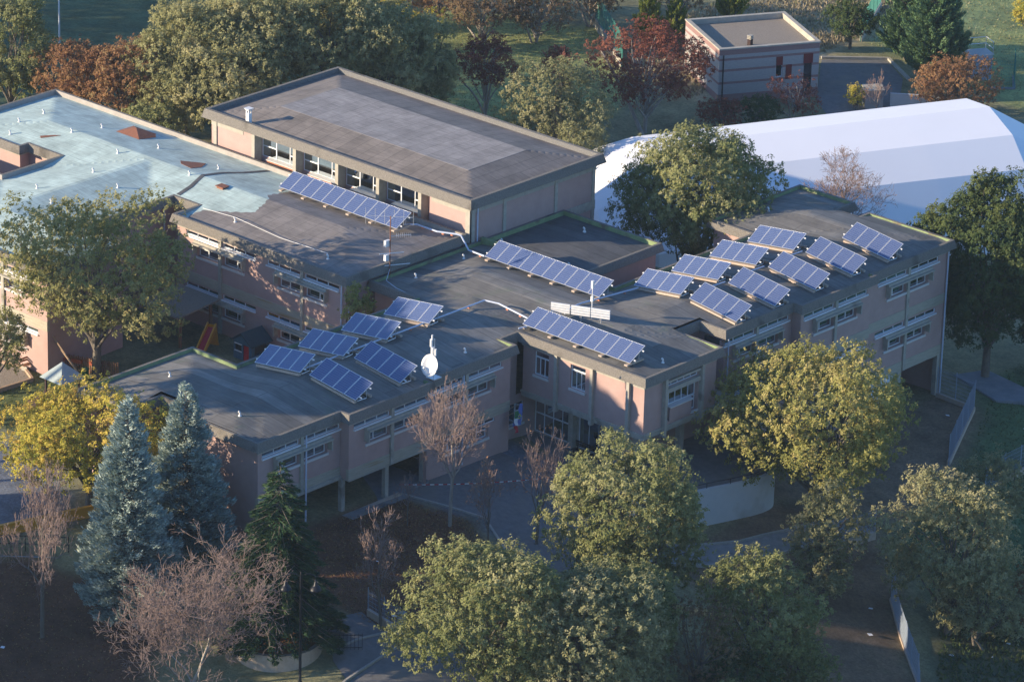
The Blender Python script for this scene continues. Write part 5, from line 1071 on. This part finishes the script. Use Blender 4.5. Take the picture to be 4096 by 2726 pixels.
def curve(p, q, r0, r1, rg, n=4, bow=.12):
    p, q = np.array(p, float), np.array(q, float); L = np.linalg.norm(q-p); off = rg.normal(size=3)*L*bow; off[2] += L*.06; pts = []
    for i in range(n+1): t = i/n; pts.append(p+(q-p)*t+off*4*t*(1-t)*.5)
    return [(*pts[i], *pts[i+1], r0+(r1-r0)*i/n, r0+(r1-r0)*(i+1)/n) for i in range(n)]
def leafy(label, cat, x, y, z, Ht, Rr, cb, mt, seed, leaf=.15, dens=1.0, lump=.28, gap=.0, bark='bark', name='tree', group=None, ratio=.58, trunk_r=None, lean=(0,0), fill=.45, stems=1, warm=0.0):
    rg = np.random.default_rng(seed); t = thing(name, label, cat, (x, y, z-.1), group); loc = (x, y, z-.1)
    hc = (Ht-cb)/2; c = np.array([x+lean[0], y+lean[1], z+cb+hc]); nc = int(30+13*Rr*hc**.5); D = []
    d = unit(rg.normal(size=(nc*3,3))); d = d[d[:,2] > -.75][:nc]; nc = len(d)
    ph = rg.random((6,3))*6; fr = rg.normal(size=(6,3))*1.9; lum = sum(np.sin(d@fr[i]*1.3+ph[i,0]) for i in range(6))/6
    rad = (fill+(1-fill)*rg.random(nc)**.45)*(1+lump*lum*1.5); prof = np.where(d[:,2] > 0, 1, 1.0-.25*np.abs(d[:,2]))
    rm = Rr**.6*.45; ax3 = np.array([max(Rr-.70*rm, .6*Rr)]*2+[max(hc-.70*rm, .6*hc)])
    cc = c+d*rad[:,None]*ax3*prof[:,None]
    rc = Rr**.6*(.30+.30*rg.random(nc)); keep = rg.random(nc) > gap; cc, rc, d = cc[keep], rc[keep], d[keep]; nc = len(cc)
    leaf = leaf*.60; nl = int(dens*300*Rr*hc*5.0); ns = max(nc*6, nl//14); w = rc**2; sid = rg.choice(nc, ns, p=w/w.sum())
    g = unit(unit(rg.normal(size=(ns,3)))+d[sid]*.55+np.array([0,0,.25])); sc = cc[sid]+g*(rc[sid]*(.55+.6*rg.random(ns)))[:,None]*np.array([1,1,.85])
    k9 = rg.choice(ns, nl); ids = sid[k9]; C = sc[k9]+rg.normal(size=(nl,3))*leaf*1.05
    out = g[k9]; U, V = leafset(C, out, leaf, rg)
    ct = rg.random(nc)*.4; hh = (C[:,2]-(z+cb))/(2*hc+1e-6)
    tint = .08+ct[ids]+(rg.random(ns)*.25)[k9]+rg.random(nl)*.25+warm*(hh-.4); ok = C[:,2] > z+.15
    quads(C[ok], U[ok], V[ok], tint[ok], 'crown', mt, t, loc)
    S = []; tr = trunk_r or (.045*Ht**.5+.022*Rr)*1.15; top = np.array([x+lean[0]*.7, y+lean[1]*.7, z+cb+hc*.9])
    zr_ = min(z, h(x, y))
    roots = [np.array([x, y, zr_-.25])+np.append(rg.normal(size=2)*.35*(stems > 1), 0) for _ in range(stems)]
    for r in roots: S += curve(r, top+rg.normal(size=3)*.35*(stems > 1)*Rr, tr/(stems**.5), tr*.3, rg, 6, .03)
    for i in rg.choice(nc, min(nc, int(10+Rr*5)), replace=False):
        f = min(.95, max(.25, .25+.6*rg.random())); r = roots[i % stems]; p = r+(top-r)*f; q = cc[i]; S += curve(p, q, tr*.42*(1-f*.5), .02, rg, 4, .12)
    segs_mesh(S, 'trunk', bark, t, loc, 5); return t
def bare(label, x, y, z, Ht, Rr, cb, seed, depth=6, mt='twig', bark='bark', few=0, group=None, spread=.7, name='bare_tree', r0=None, kids=(2,3), twig=.012, cat='tree', lead=1):
    rg = np.random.default_rng(seed); loc = (x, y, z-.1); t = thing(name, label, cat, loc, group); big = []; fine = []; tips = []; r0 = r0 or .017*Ht**.9
    def grow(p, d, L, r, k):
        if k <= 0 or L < .10: tips.append(p); return
        n = 4 if k > 3 else 3; q = p.copy(); rr = r
        for i in range(n):
            d = unit(d+rg.normal(size=3)*.16+np.array([0,0,.05])); e = q+d*L/n; r_ = max(rr*.90, twig*.6)
            (big if rr > .03 else fine).append((*q, *e, max(rr, twig), max(r_, twig*.8)))
            if i > 0 and rg.random() < (.75 if k > 2 else .6):
                o = unit(np.cross(d, rg.normal(size=3))); grow(e, unit(d*.75+o*(.55+.4*rg.random())+np.array([0,0,.12])), L*(.45+.2*rg.random()), rr*.5, k-2 if k > 3 else k-1)
            q, rr = e, r_
        m_ = int(rg.integers(kids[0], kids[1]+1)) if k > 1 else 2; ax = unit(np.cross(d, rg.normal(size=3)))
        for i in range(m_):
            an = 2*math.pi*(i+rg.random()*.5)/m_; o = ax*math.cos(an)+np.cross(d, ax)*math.sin(an); grow(q, unit(d+o*spread*(.5+.7*rg.random())+np.array([0,0,.10])), L*(.62+.22*rg.random()), rr*(.74 if m_ == 2 else .64), k-1)
    st = np.array([x, y, z-.2]); tp = np.array([x+rg.normal()*.12, y+rg.normal()*.12, z+cb]); big += curve(st, tp, r0, r0*.75, rg, 4, .02); L0 = (Ht-cb)*.36; m_ = 5
    for i in range(m_):
        an = 2*math.pi*(i+rg.random()*.6)/m_; o = np.array([math.cos(an), math.sin(an), 0]); up_ = rg.random()*.35*L0 if i else 0
        grow(tp-np.array([0,0,up_ if i else 0]), unit(np.array([0,0,1.])+o*(spread*1.35 if i else .15)), L0*(1.15 if i == 0 else .95), r0*(.62 if i == 0 else .46), depth)
    A = np.array(big+fine); hz = np.percentile(np.linalg.norm(A[:,3:5]-np.array([x,y]), axis=1), 90); zt = np.percentile(A[:,5], 98.5); sx = Rr*.86/hz; sz = Ht*.97/(zt-z)
    def fit(S): S = np.array(S, float); S[:,[0,3]] = x+(S[:,[0,3]]-x)*sx; S[:,[1,4]] = y+(S[:,[1,4]]-y)*sx; S[:,[2,5]] = z+(S[:,[2,5]]-z)*sz; hc_ = (Ht-cb*.5)/2; e = ((S[:,3]-x)**2+(S[:,4]-y)**2)/Rr**2+((S[:,5]-(z+cb*.5+hc_))/hc_)**2; return S[(e < 1.12*(.85+.3*rg.random(len(S)))) | (S[:,6] > .05)]
    segs_mesh(fit(big), 'trunk', bark, t, loc, 5)
    if fine: segs_mesh(fit(fine), 'twigs', mt, t, loc, 3)
    if few and tips:
        T = np.array(tips); T = np.stack([x+(T[:,0]-x)*sx, y+(T[:,1]-y)*sx, z+(T[:,2]-z)*sz], 1); C = T[rg.choice(len(T), few)]+rg.normal(size=(few,3))*.10
        U, V = leafset(C, np.zeros_like(C), .07, rg); quads(C, U, V, rg.random(few), 'dry_leaves', 'leaf_few', t, loc)
    return t
def conifer(label, x, y, z, Ht, Rr, mt, seed, kind='spruce', dens=1.0, leaf=.2, name='conifer', group=None, cb=.4, power=.9):
    rg = np.random.default_rng(seed); loc = (x, y, z-.1); t = thing(name, label, 'tree', loc, group); S = [(x,y,z-.25,x,y,z+Ht*.5,.03*Ht**.75,.02*Ht**.75),(x,y,z+Ht*.5,x,y,z+Ht*.97,.02*Ht**.75,.015)]
    C, D, G = [], [], []; nb = int((22 if kind != 'cedar' else 15)*Ht*Rr**.5); ga = rg.random(nb)
    for i in range(nb):
        f = (i+rg.random())/nb; f = 1-(1-f)**.62 if kind == 'cedar' else 1-(1-f)**.72; zz = z+cb+(Ht-cb)*f; an = rg.random()*2*math.pi
        rr = Rr*((1-f)**power)*(.62+.46*rg.random())+.10; dr = np.array([math.cos(an), math.sin(an), 0])
        p0 = np.array([x, y, zz]); rise = {'spruce': .10, 'cedar': -.10, 'thuja': 1.1, 'cypress': .75}[kind]
        tip = p0+dr*rr+np.array([0,0,rr*rise-(.18*rr if kind == 'cedar' else 0)])
        if tip[2] > z+Ht: tip[2] = z+Ht-.1*rg.random()
        if rr > .3: S.append((*p0, *tip, .012+.02*rr, .008))
        m_ = max(8, int(58*rr*dens)); s = .25+.78*rg.random(m_)**.6
        side = np.cross(dr, [0,0,1.]); wd = (.16 if kind in ('thuja','cypress') else .22)*rr**.5+.05
        q = p0+(tip-p0)*s[:,None]+side*(rg.normal(size=(m_,1))*wd*(1.25-s[:,None]))+np.array([0,0,1])*rg.normal(size=(m_,1))*(.10 if kind != 'cedar' else .035)
        if kind == 'cedar': q[:,2] -= .10*rr*s**2
        if kind == 'spruce': q[:,2] += .08*rg.random(m_)
        C.append(q); up_ = {'spruce': .75, 'cedar': -.12, 'thuja': 1.6, 'cypress': 1.0}[kind]
        D.append(unit(dr+np.array([0,0,up_])+side*rg.normal(size=(m_,1))*.55+rg.normal(size=(m_,3))*.25)); G.append(np.full(m_, .5*ga[i])+.5*s*rg.random(m_))
    C, D, G = np.concatenate(C), np.concatenate(D), np.concatenate(G); n = len(C)
    W = unit(np.cross(D, rg.normal(size=(n,3)))); L_ = leaf*.72*(.7+.6*rg.random((n,1)))
    ok = C[:,2] > z+.05
    quads(C[ok], (D*L_)[ok], (W*L_*(.42 if kind != 'cedar' else .26))[ok], G[ok], 'crown', mt, t, loc); segs_mesh(S, 'trunk', 'bark', t, loc, 5); return t
def sh(x, y): return h(x, y)

# near and middle trees
leafy('tall olive-green oak with open crown over the playground fence', 'tree', -35.9,-13.4,.2, 13.0,6.9,2.1, 'leaf_oak', 11, .15, .85, .42, .12, 'bark', 'oak_tree', fill=.3)
leafy('smaller oak at the lawn edge before the pale classroom wall', 'tree', -38.6,-19.6,0, 6.2,2.3,1.2, 'leaf_oak', 12, .14, .8, .3, .1, 'bark', 'oak_tree')
leafy('yellow and orange autumn maple behind the two blue spruces', 'tree', -20.8,-27.8,.2, 8.3,5.9,1.0, 'leaf_yellow', 13, .14, 1.25, .35, 0, 'bark', 'maple_tree', warm=.25)
conifer('broadest blue spruce, farthest from the near wing end wall', -9.6,-34.9,-.9, 14.0,3.5, 'leaf_spruce', 14, 'spruce', 1.0, .17, 'spruce_tree', power=.72)
conifer('pointed blue spruce close against the near wing end wall', -12.4,-27.6,0, 11.1,3.3, 'leaf_spruce', 15, 'spruce', 1.0, .17, 'spruce_tree', power=.72)
conifer('slimmer blue spruce between the two big spruces', -13.0,-31.6,-.3, 11.6,2.4, 'leaf_spruce', 16, 'spruce', 1.0, .17, 'spruce_tree')
bare('tall thin bare tree on the dark leafy bank', -12.2,-39.4,-1.5, 11.1,2.6,4.2, 21, 6, few=0)
bare('wide round bare tree with dense reddish twigs beside the street lamp', -1.2,-37.4,-1.8, 9.5,6.0,.8, 22, 7, 'twig', 'bark_pale', spread=.8)
conifer('dark green cedar with drooping layered boughs in the round planter', -.8,-31.2,-.6, 11.4,3.9, 'leaf_cedar', 23, 'cedar', 1.3, .24, 'cedar_tree', cb=1.6, power=.75)
bare('tall bare tree standing before the near wing windows', -4.2,-13.1,-.2, 10.0,2.9,3.6, 24, 6, 'twig', 'bark_pale')
bare('thin young bare tree on the red leaf litter by the court kerb', -5.8,-15.2,0, 3.7,1.2,1.5, 25, 4)
bare('slender bare tree above the walkway railing', 2.0,-25.6,-.8, 7.8,1.9,3.0, 26, 5)
bare('young bare tree with a few brown leaves in the court', .1,-9.9,-1, 7.7,2.2,2.2, 27, 5, 'twig', 'bark', 90)
bare('small bare tree keeping scattered brown leaves at the court kerb', -.9,-13.2,-.6, 6.0,1.7,1.6, 28, 5, 'twig', 'bark', 160)
leafy('dense green tree in front of the entrance block', 'tree', 7.9,-10.8,-2.5, 11.6,5.3,.4, 'leaf_green', 31, .14, 1.35, .3, 0, name='broadleaf_tree', warm=.2)
leafy('big bright green tree beside the road', 'tree', 10.8,-26.0,-1.9, 10.0,5.1,.6, 'leaf_green', 32, .14, 1.35, .3, 0, name='broadleaf_tree', warm=.25)
leafy('large grey-green tree beside the bright tree by the road', 'tree', 14.6,-22.6,-2.7, 9.6,4.9,.6, 'leaf_olive', 33, .14, 1.35, .32, 0, name='broadleaf_tree')
leafy('grey-green tree in front of the dense entrance tree', 'tree', 14.0,-18.2,-2.9, 8.6,3.6,1.0, 'leaf_green', 34, .14, 1.35, .32, 0, name='broadleaf_tree')
leafy('dry greyish shrub half without leaves beside the grey-green trees', 'shrub', 17.6,-15.2,-3.9, 6.8,2.4,.6, 'leaf_brown', 35, .10, .6, .4, .2, name='dry_shrub', stems=4)
leafy('green tree above the dirt slope beside the dry shrub', 'tree', 18.1,-10.0,-4.7, 8.8,3.8,.8, 'leaf_green', 36, .14, 1.25, .35, 0, name='broadleaf_tree')
leafy('broad golden-green maple before the far wing', 'tree', 6.1,10.4,-3.9, 12.0,6.9,1.2, 'leaf_maple', 37, .15, 1.25, .36, .03, name='maple_tree', warm=.35)
leafy('small olive tree over the lower path', 'tree', 11.5,4.1,-4.6, 6.8,2.7,.5, 'leaf_olive', 38, .12, 1.0, .3, .05, name='olive_tree')
leafy('round pale-topped olive-green tree above the long mesh fence', 'tree', 18.7,7.8,-6.7, 11.3,4.4,.6, 'leaf_olive', 39, .13, 1.3, .28, 0, name='broadleaf_tree', warm=.25)
leafy('dim green tree behind the round tree on the grass slope', 'tree', 13.6,18.9,-5.9, 6.7,2.6,.5, 'leaf_olive', 40, .13, 1.0, .3, .05, name='broadleaf_tree')
leafy('orange autumn shrub on the dark slope', 'shrub', 21.8,12.2,-7.4, 5.2,1.6,.2, 'leaf_rust', 41, .12, 1.2, .3, 0, name='autumn_shrub', stems=3)
leafy('tall dark green tree at the far wing corner', 'tree', -1.2,38.0,-4.4, 16.2,4.9,.5, 'leaf_dark', 42, .16, 1.4, .3, 0, name='broadleaf_tree', warm=.55)
leafy('dark bush below the tall dark tree', 'shrub', 2.6,42.0,-4.6, 9.0,3.4,.3, 'leaf_dark', 43, .16, 1.2, .3, 0, name='dark_bush', stems=2)
bare('bare spreading tree against the white membrane hall', -18.5,43.0,-4.4, 11.2,4.0,5.0, 44, 6, 'twig', 'bark', 120)
leafy('large green tree between the gymnasium and the membrane hall', 'tree', -19.6,28.4,-3.6, 15.4,6.6,4.6, 'leaf_green', 45, .15, 1.5, .34, 0, name='broadleaf_tree', warm=.2)
leafy('dark bush in the gap beside the link roof', 'shrub', -13.1,15.2,-3.2, 9.3,1.5,2.5, 'leaf_dark', 46, .14, 1.4, .3, 0, name='dark_bush', stems=2)
leafy('thin climbing shrub with yellowing leaves in the corner by the aerial', 'shrub', -22.0,-2.9,.2, 7.9,1.4,.4, 'leaf_maple', 47, .12, .75, .4, .1, name='climbing_shrub', stems=2)
for i, (x, y, Ht, r, m_, lab) in enumerate([(12.2,-24.6,4.6,3.0,'leaf_green','low green bush under the bright tree by the road'),(16.6,-20.6,5.0,3.0,'leaf_olive','olive bush at the foot of the grey-green trees'),(19.6,-13.6,4.4,2.8,'leaf_dark','dark bush under the dry shrub'),(10.6,-13.4,4.4,3.2,'leaf_dark','dark bush under the entrance tree'),(19.6,-8.2,4.2,2.4,'leaf_green','bush at the foot of the slope tree'),(20.4,8.6,5.2,3.4,'leaf_olive','olive bush under the round pale-topped tree'),(12.4,3.0,3.0,2.0,'leaf_olive','low bush under the small olive tree'),(21.8,-17.6,4.2,3.0,'leaf_green','green bush beside the road below the grey-green tree'),(23.6,-11.0,3.4,2.4,'leaf_olive','low olive bush below the slope tree')]):
    leafy(lab, 'shrub', x, y, sh(x, y), Ht, r, .05, m_, 140+i, .13, 1.2, .3, 0, name='understory_bush', stems=3)
# trees behind the school
BK = [(-72.0,37.0,11.5,4.6,1.4,'pale green tree at the back of the thicket before the dark field'),(-66.5,40.0,11.5,4.4,1.8,'pale green tree at the back of the thicket near the far bank'),(-66.1,23.8,11.4,5.0,1.4,'pale green tree behind the painted roof, nearest the rusty trees'),(-64.1,29.1,12.6,5.3,1.9,'tall pale green tree in the thicket behind the gymnasium'),(-61.0,33.9,12.8,5.0,2.0,'tallest pale green tree behind the gymnasium ridge corner'),(-61.6,23.0,9.4,4.8,1.2,'pale green tree close behind the gymnasium end'),(-57.7,37.2,11.0,4.3,1.6,'pale green tree beside the brown hedge'),(-57.0,40.8,8.8,2.6,2.0,'narrow green tree next to the bright red tree'),(-70.2,31.0,9.6,4.4,1.4,'pale green tree deep in the thicket behind')]
for i, (x, y, Ht, r, cb, lab) in enumerate(BK): leafy(lab, 'tree', x, y, sh(x, y), Ht, r, cb, 'leaf_back', 60+i, .15, 1.3, .35, .02, name='broadleaf_tree')
leafy('rust-brown tree behind the painted roof corner', 'tree', -72.5,18.3,-.3, 8.6,3.6,1.2, 'leaf_rust', 70, .13, 1.0, .35, .08, name='autumn_tree')
leafy('rust-brown tree next to the pale thicket', 'tree', -68.6,19.6,-.4, 8.6,3.8,1.4, 'leaf_rust', 71, .13, 1.0, .35, .08, name='autumn_tree')
leafy('dark green tree at the end of the rusty tree row', 'tree', -78.0,16.6,-.3, 10.6,3.4,1.2, 'leaf_green', 72, .14, 1.2, .3, 0, name='broadleaf_tree', warm=.2)
leafy('low green tree in front of the gymnasium end wall', 'tree', -63.4,17.4,-.3, 5.4,2.6,.6, 'leaf_green', 73, .14, 1.2, .3, 0, name='broadleaf_tree')
leafy('bright red autumn tree with pale stems on the lawn', 'tree', -57.4,47.4,-2.0, 7.0,2.8,2.2, 'leaf_red', 74, .13, .95, .35, .08, 'bark_pale', 'autumn_tree', stems=3)
leafy('grey-green tree with a few red leaves behind the gymnasium', 'tree', -45.6,42.8,-2.6, 9.4,4.2,1.6, 'leaf_olive', 75, .13, 1.1, .35, .03, name='broadleaf_tree')
leafy('low olive bush between the gymnasium and the hall', 'shrub', -41.0,40.5,-3, 6.6,2.6,.6, 'leaf_olive', 76, .13, 1.1, .3, 0, name='olive_bush', stems=3)
leafy('dark red sapling crown above the grey-green tree', 'tree', -48.2,45.8,-2.5, 9.2,1.5,5.0, 'leaf_red', 77, .13, .8, .4, .1, name='autumn_tree')
leafy('big rusty red tree before the striped hut', 'tree', -47.6,55.6,-2.8, 9.3,4.6,1.4, 'leaf_red', 78, .13, 1.0, .32, .06, 'bark_pale', 'autumn_tree', stems=2)
conifer('taller yellow-green cypress behind the big rusty tree', -60.6,70.8,-2.3, 5.6,1.3, 'leaf_thuja', 80, 'thuja', 1.3, .15, 'cypress_tree', cb=.1, power=.7)
conifer('shorter yellow-green cypress behind the big rusty tree', -59.0,72.4,-2.4, 4.6,1.3, 'leaf_thuja', 81, 'thuja', 1.3, .15, 'cypress_tree', cb=.1, power=.7)
conifer('round yellow-green cypress behind the striped hut', -59.7,80.5,-2.4, 4.2,1.5, 'leaf_thuja', 82, 'thuja', 1.3, .15, 'cypress_tree', cb=.1, power=.6)
leafy('dark round tree between the dry grass and the yard', 'tree', -49.9,84.3,-2.9, 4.3,2.4,.7, 'leaf_dark', 83, .13, 1.4, .25, 0, name='broadleaf_tree', warm=.2)
conifer('broad bright green cypress by the metal stair hut', -40.3,83.0,-3.3, 8.9,3.1, 'leaf_cypress', 84, 'cypress', 1.3, .17, 'cypress_tree', cb=.1, power=.55)
conifer('tall green cypress at the yard end', -45.4,86.0,-3.1, 8.6,2.3, 'leaf_cypress', 85, 'cypress', 1.3, .17, 'cypress_tree', cb=.1, power=.55)
leafy('round orange-red tree beside the white hall apex', 'tree', -34.5,78.4,-3.6, 5.2,3.8,.3, 'leaf_rust', 86, .13, 1.1, .3, .02, name='autumn_tree', stems=2)
leafy('pinkish half-bare shrub before the striped hut', 'shrub', -41.9,67.2,-3.1, 3.9,2.5,.4, 'leaf_red', 87, .11, .45, .4, .15, 'bark_pale', 'autumn_shrub', stems=4)
leafy('dark green shrub by the hut corner', 'shrub', -43.0,64.0,-3.0, 2.4,1.9,.1, 'leaf_dark', 88, .12, 1.3, .3, 0, name='dark_bush', stems=3)
leafy('dark red shrub between the big rusty tree and the hall', 'shrub', -44.4,61.0,-3.0, 2.7,2.0,.1, 'leaf_red', 89, .12, 1.1, .3, 0, name='autumn_shrub', stems=3)
leafy('yellowish climbing bush on the pale kiosk', 'shrub', -40.9,73.6,-3.2, 1.9,.9,.1, 'leaf_yellow', 90, .11, 1.2, .3, 0, name='yellow_bush', stems=2)
bare('pale bare sapling beside the kiosk', -39.0,74.0,-3.3, 3.6,1.3,.6, 91, 4, 'twig', 'bark_pale', 30)
for i, (x, y, Ht, r, m_, lab) in enumerate([(-74.9,60.9,4.6,3.2,'leaf_rust','rusty shrub in the hedge beyond the lawn'),(-69.6,60.4,5.8,3.6,'leaf_brown','brown hedge tree shading the lawn'),(-67.0,64.4,6.0,3.3,'leaf_brown','bare-looking brown hedge tree by the lawn corner'),(-67.0,71.0,5.4,3.2,'leaf_brown','brown tree behind the green mesh fence'),(-78.0,56.9,4.2,2.5,'leaf_yellow','yellow-green shrub at the far bank'),(-80.2,62.2,4.2,2.6,'leaf_brown','brown shrub at the far bank'),(-72.0,54.6,3.6,2.4,'leaf_yellow','low yellow-green bush behind the red tree'),(-72.5,68.5,6.2,3.4,'leaf_brown','thin brown tree at the top of the lawn'),(-64.0,78.0,4.0,2.6,'leaf_brown','brown scrub bush beyond the mesh fence')]):
    leafy(lab, 'shrub', x, y, sh(x, y), Ht, r, .5, m_, 95+i, .12, .8, .4, .08, 'bark_pale', 'hedge_shrub', stems=3)
leafy('yellow-green weeping tree on the far grass', 'tree', -42.8,99.5,-3.6, 3.6,1.4,.6, 'leaf_yellow', 110, .12, 1, .3, 0, name='weeping_tree')

# ------------------------------------------------------------------ ground cover nobody could count
def tufts(name, poly, n, mt, size, seed, up_=1.2, label=None, cat=None, zoff=.0):
    rg = np.random.default_rng(seed); P = np.array(poly); lo, hi = P.min(0), P.max(0); X = lo[0]+(hi[0]-lo[0])*rg.random(n*2); Y = lo[1]+(hi[1]-lo[1])*rg.random(n*2); k = inpoly(X, Y, poly); X, Y = X[k][:n], Y[k][:n]
    Z = H(X, Y); m_ = len(X); C = np.stack([X, Y, Z+zoff+size*.35*up_], 1); D = unit(rg.normal(size=(m_,3))*.6+np.array([0,0,up_])); Wd = unit(np.cross(D, rg.normal(size=(m_,3)))); s = size*(.5+rg.random((m_,1)))
    o = quads(C, D*s*.7, Wd*s*.4, rg.random(m_), name, mt, None, (0,0,0)); tag(o, label, cat, kind='stuff'); return o
tufts('leaf_litter', [(-9,-26.5),(3,-25.5),(4.5,-18),(.2,-13.6),(-4,-11.6),(-8.9,-12.8)], 9000, 'leaf_rust', .085, 201, .25, 'red-brown fallen leaves carpeting the court bed', 'leaves', .04)
tufts('leaf_litter', [(-20,-35),(-6,-33),(-3,-40),(-2,-50),(-20,-50)], 6000, 'leaf_rust', .08, 202, .25, 'dark fallen leaves on the shaded bank', 'leaves', .04)
tufts('dry_grass', [(-62,66),(-50.5,64),(-50.5,80),(-53,100),(-66,98)], 9000, 'dry_grass', .28, 203, 1.4, 'pale dry grass around the striped hut', 'grass')
tufts('grass', [(-76,46),(-54,43),(-51,54),(-56,66),(-64,71),(-78,64)], 16000, 'leaf_olive', .10, 204, 1.0, 'short green grass of the back lawn', 'grass')
tufts('grass', [(3,32),(7,25),(10,15),(16,10.5),(30,22),(20,50),(0,50),(-1,40)], 14000, 'leaf_dark', .12, 205, 1.0, 'dark grass on the fenced slope', 'grass')
tufts('scrub', [(18,8),(23,1),(34,-4),(36,20),(26,26)], 9000, 'leaf_dark', .22, 206, 1.0, 'low scrub on the dark slope by the fence', 'scrub')
tufts('grass', [(-45,-15),(-36,-14),(-30,-8),(-25,-4),(-25,-14),(-28,-22),(-40,-24)], 9000, 'leaf_dark', .09, 207, 1.0, 'playground lawn grass', 'grass')
tufts('grass', [(-60,88),(-36,85),(-20,110),(-60,115)], 9000, 'leaf_olive', .12, 208, 1.0, 'sunlit grass beyond the stair hut', 'grass')
# woods standing outside the picture towards the sun
def wood(name, belts, seed, label):
    """belts of trees: ends of the row, height, how many, crown centre and half height as parts of the height, crown radius"""
    rg = np.random.default_rng(seed); C = []; S = []
    for x0, y0, x1, y1, Ht, n, cf, vf, r0, var in belts:
        for i in range(n):
            k = (i+rg.random()*.6)/n; x, y = x0+(x1-x0)*k+rg.normal()*1.2, y0+(y1-y0)*k+rg.normal()*1.2; z = h(x, y); ht = Ht*(1-var/2+var*rg.random()); r = r0*(.85+.3*rg.random())
            m_ = 900; g = unit(rg.normal(size=(m_,3)))*rg.random((m_,1))**.4*np.array([r, r, ht*vf]); C.append(g+np.array([x, y, z+ht*cf])); S.append((x,y,z-.3,x,y,z+ht*cf,.22,.12))
    C = np.concatenate(C); U, V = leafset(C, np.zeros_like(C), .40, rg); o = quads(C, U, V, rg.random(len(C)), name, 'leaf_dark', None, (0,0,0)); tag(o, label, 'trees', kind='stuff')
    o2 = segs_mesh(S, 'wood_trunks', 'bark', o, (0,0,0), 5); o2['kind'] = 'stuff'
wood('woodland', WOOD_BELTS, 301, 'dense dark wood standing along the edge of the grounds')

# ------------------------------------------------------------------ thin autumn haze
hm = bpy.data.materials.new('haze'); hm.use_nodes = True; nt = hm.node_tree; nt.nodes.remove(nt.nodes['Principled BSDF'])
pv = nt.nodes.new('ShaderNodeVolumePrincipled'); pv.inputs['Color'].default_value = (.62, .80, 1.0, 1); pv.inputs['Density'].default_value = .00009; pv.inputs['Anisotropy'].default_value = .1
nt.links.new(pv.outputs[0], nt.nodes['Material Output'].inputs['Volume']); MATS['haze'] = hm
mb = MB(); mb.box(-2600, 2600, -2600, 2600, -20, 125); hz = mb.build('haze', 'haze'); hz['kind'] = 'stuff'
